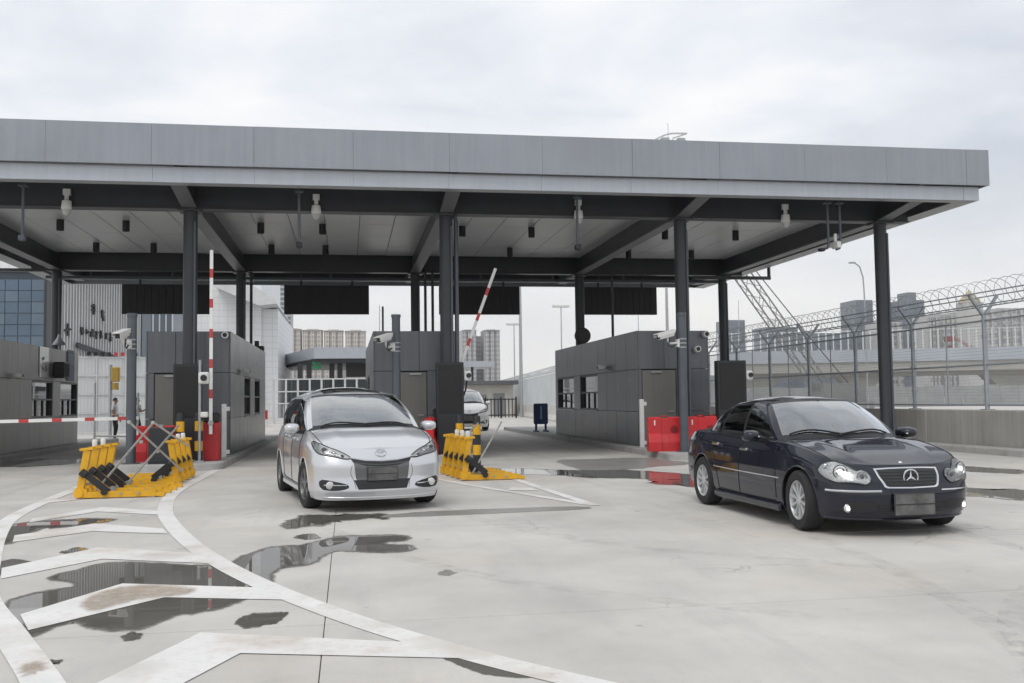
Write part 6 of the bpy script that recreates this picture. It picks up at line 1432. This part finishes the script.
def person(name, label, loc, rz, J, shirt=SHIRT, legs=True, parent=None):
    """J: joint positions; x is to the figure's left, -y is where it looks"""
    pts = []; edges = []; rad = []; ix = {}
    def add(n, p, r, prev=None):
        ix[n] = len(pts); pts.append(tuple(p)); rad.append(r)
        if prev: edges.append((ix[prev], ix[n]))
    P = J['pelvis']; V = Vector
    add('pelvis', P, (.145, .115)); add('waist', V(P)*.5+V(J['chest'])*.5, (.135, .10), 'pelvis'); add('chest', J['chest'], (.165, .115), 'waist'); add('top', J['top'], (.10, .085), 'chest')
    add('neck', J['neck'], .052, 'top'); hd = V(J['head']); nk = V(J['neck']); a = hd-nk
    add('jaw', nk+a*.45+V((0,-.018,0)), (.062, .068), 'neck'); add('skull', nk+a*.95, (.078, .094), 'jaw'); add('crown', nk+a*1.45, (.060, .072), 'skull')
    for s in ('l', 'r'):
        sh, el, wr = V(J['sh'+s]), V(J['el'+s]), V(J['wr'+s]); add('sh'+s, sh, .058, 'top'); add('el'+s, el, .042, 'sh'+s); add('wr'+s, wr, .029, 'el'+s)
        d = (wr-el).normalized(); sd_ = d.cross(V((0,1,0))).normalized() if abs(d.y) < .9 else V((1,0,0)); up = sd_.cross(d)
        add('pa'+s, wr+d*.055, (.036, .020), 'wr'+s)
        for k, (o, l) in enumerate(((-.030, .062), (-.010, .075), (.010, .070), (.030, .055))):
            add('f%d%s' % (k, s), wr+d*.095+up*o, .010, 'pa'+s); add('g%d%s' % (k, s), wr+d*(.095+l*.55)+up*o+sd_*.012, .009, 'f%d%s' % (k, s)); add('h%d%s' % (k, s), wr+d*(.095+l*.9)+up*o+sd_*.032, .008, 'g%d%s' % (k, s))
        add('t0'+s, wr+d*.045+up*(-.042), .011, 'wr'+s); add('t1'+s, wr+d*.085+up*(-.056), .010, 't0'+s)
        hp, kn, an = V(J['hp'+s]), V(J['kn'+s]), V(J['an'+s]); add('hp'+s, hp, .092, 'pelvis'); add('kn'+s, kn, .060, 'hp'+s); add('an'+s, an, .043, 'kn'+s); add('he'+s, an+V((0,.03,-.045)), .036, 'an'+s); add('to'+s, an+V((0,-.15,-.055)), (.040, .028), 'an'+s)
    me = skin_mesh(pts, edges, rad, 0)
    for m in (SKIN, shirt, TROU, SHOE): me.materials.append(m)
    pv = V(P).z; kn_ = V(J['neck']).z
    for f in me.polygons:
        c = f.center; best = min(ix, key=lambda n: (V(pts[ix[n]])-c).length)
        if best in ('neck', 'jaw', 'skull', 'crown') or best[0] in 'fgh' and best[1].isdigit() or best[0] == 't' and best[1].isdigit() or best[:2] in ('pa', 'wr', 'el'): f.material_index = 0
        elif best[:2] in ('to', 'he') and best != 'top': f.material_index = 3
        elif best in ('waist', 'chest', 'top') or best[:2] == 'sh' : f.material_index = 1
        else: f.material_index = 2
    t = thing(name, label, 'person', loc, rz) if not parent else parent
    b = obj('body', me, t)
    hc = nk+a*1.08+V((0,.012,.012)); h = MB(); n = 14
    for q in range(7):
        ph = math.pi/2*q/6*1.15-.27; 
        for k in range(n):
            th = 2*math.pi*k/n; fr = math.sin(th) < -.35
            z = math.sin(ph) if not (fr and q < 3) else max(math.sin(ph), .42)
            h.v.append((hc.x+.090*math.cos(ph)*math.cos(th), hc.y+.106*math.cos(ph)*math.sin(th), hc.z+.112*z))
    for q in range(6):
        for k in range(n): h.f.append((q*n+k, q*n+(k+1) % n, (q+1)*n+(k+1) % n, (q+1)*n+k))
    h.f.append(tuple(6*n+k for k in range(n))); h.build('hair', HAIR, t, True)
    fc = nk+a*.85; MB().add([(fc.x, fc.y-.112, fc.z-.012), (fc.x-.014, fc.y-.09, fc.z-.016), (fc.x+.014, fc.y-.09, fc.z-.016), (fc.x, fc.y-.092, fc.z+.03)], [(0,1,3), (0,3,2), (0,2,1)]).build('nose', SKIN, t, True)
    for sx in (-1, 1):
        MB().lathe([(.012, -.004), (.012, .004)], (fc.x+sx*.032, fc.y-.088, fc.z+.035), 8, 'y').build('eye', HAIR, t); MB().lathe([(.02, -.012), (.026, 0), (.018, .012)], (fc.x+sx*.083, fc.y+.01, fc.z+.01), 8, 'x').build('ear', SKIN, t, True)
    MB().box(fc.x-.022, fc.x+.022, fc.y-.092, fc.y-.085, fc.z-.048, fc.z-.040).build('mouth', mat('lips', (.30, .13, .11), .5), t)
    return t
STAND = dict(pelvis=(0,0,.93), chest=(0,.01,1.25), top=(0,.01,1.40), neck=(0,0,1.475), head=(0,-.015,1.60), shl=(.185,.01,1.385), ell=(.225,.03,1.11), wrl=(.22,-.08,.88), shr=(-.185,.01,1.385), elr=(-.225,.02,1.11), wrr=(-.21,-.17,.95), hpl=(.095,0,.88), knl=(.10,-.03,.48), anl=(.10,.05,.075), hpr=(-.095,0,.88), knr=(-.10,-.05,.48), anr=(-.11,-.02,.075))
person('person', 'person in white shirt and black trousers standing before the white gate', (gy(115, 420, 42.2).x, 42.2, .0), R(80), STAND)
W2 = dict(STAND); W2.update(elr=(-.235,-.05,1.13), wrr=(-.13,-.26,1.20), ell=(.235,-.05,1.13), wrl=(.10,-.27,1.20), knl=(.10,-.10,.50), anl=(.10,-.16,.075), knr=(-.10,.02,.48), anr=(-.10,.16,.09))
pp = person('person', 'person with a black backpack half hidden by the slate pole', (gy(137, 420, 41.8).x, 41.8, .0), R(85), W2)
bp = thing('backpack', 'black backpack on the back of the person by the slate pole', 'backpack', (gy(137, 420, 41.8).x, 41.8, .0), R(85))
MB().cbox(-.17, .17, .14, .36, .98, 1.42, .06).cbox(-.12, .12, .361, .41, 1.02, 1.25, .03).build('bag', BLACK, bp)
for sx in (-.11, .11): MB().tube([(sx, .15, 1.38), (sx, .08, 1.46), (sx, -.08, 1.42), (sx, -.13, 1.25), (sx, .0, 1.05), (sx, .15, 1.02)], .016, 6).build('strap', BLACK, bp)
# drivers behind the windscreens (right-hand drive)
def driver(car, label, shirt):
    S = car.S; b = S['belt']; x = car.L/2-(S['seat']+.30); z = b-.50
    SIT = dict(pelvis=(0,0,0), chest=(0,.05,.33), top=(0,.06,.48), neck=(0,.05,.555), head=(0,.03,.675), shl=(.185,.05,.465), ell=(.24,-.10,.25), wrl=(.15,-.34,.36), shr=(-.185,.05,.465), elr=(-.24,-.10,.25), wrr=(-.15,-.34,.36), hpl=(.10,-.06,-.02), knl=(.12,-.46,.06), anl=(.12,-.60,-.22), hpr=(-.10,-.06,-.02), knr=(-.12,-.46,.06), anr=(-.12,-.60,-.22))
    M = car.t.matrix_basis
    p = M @ Vector((x, -.37, z-.02)); t = person('person', label, p, car.t.rotation_euler.z+math.pi/2, SIT, shirt); return t
driver(mpv, 'driver in a grey shirt behind the windscreen of the silver car', GREYT)
driver(sed, 'driver in a white shirt behind the windscreen of the dark sedan', SHIRT)

# ---------------------------------------------------------------- damp air
hz = bpy.data.materials.new('haze_air'); hz.use_nodes = True; ht = hz.node_tree; ht.nodes.clear()
pv = ht.nodes.new('ShaderNodeVolumePrincipled'); pv.inputs['Color'].default_value = (.98, .985, .99, 1); pv.inputs['Density'].default_value = .00028; pv.inputs['Anisotropy'].default_value = .2
ho = ht.nodes.new('ShaderNodeOutputMaterial'); ht.links.new(pv.outputs[0], ho.inputs['Volume'])
tag(MB().box(-960, 960, -80, 1560, -3.5, 130).build('haze', hz), 'thin damp haze over the whole yard', 'haze', kind='stuff')
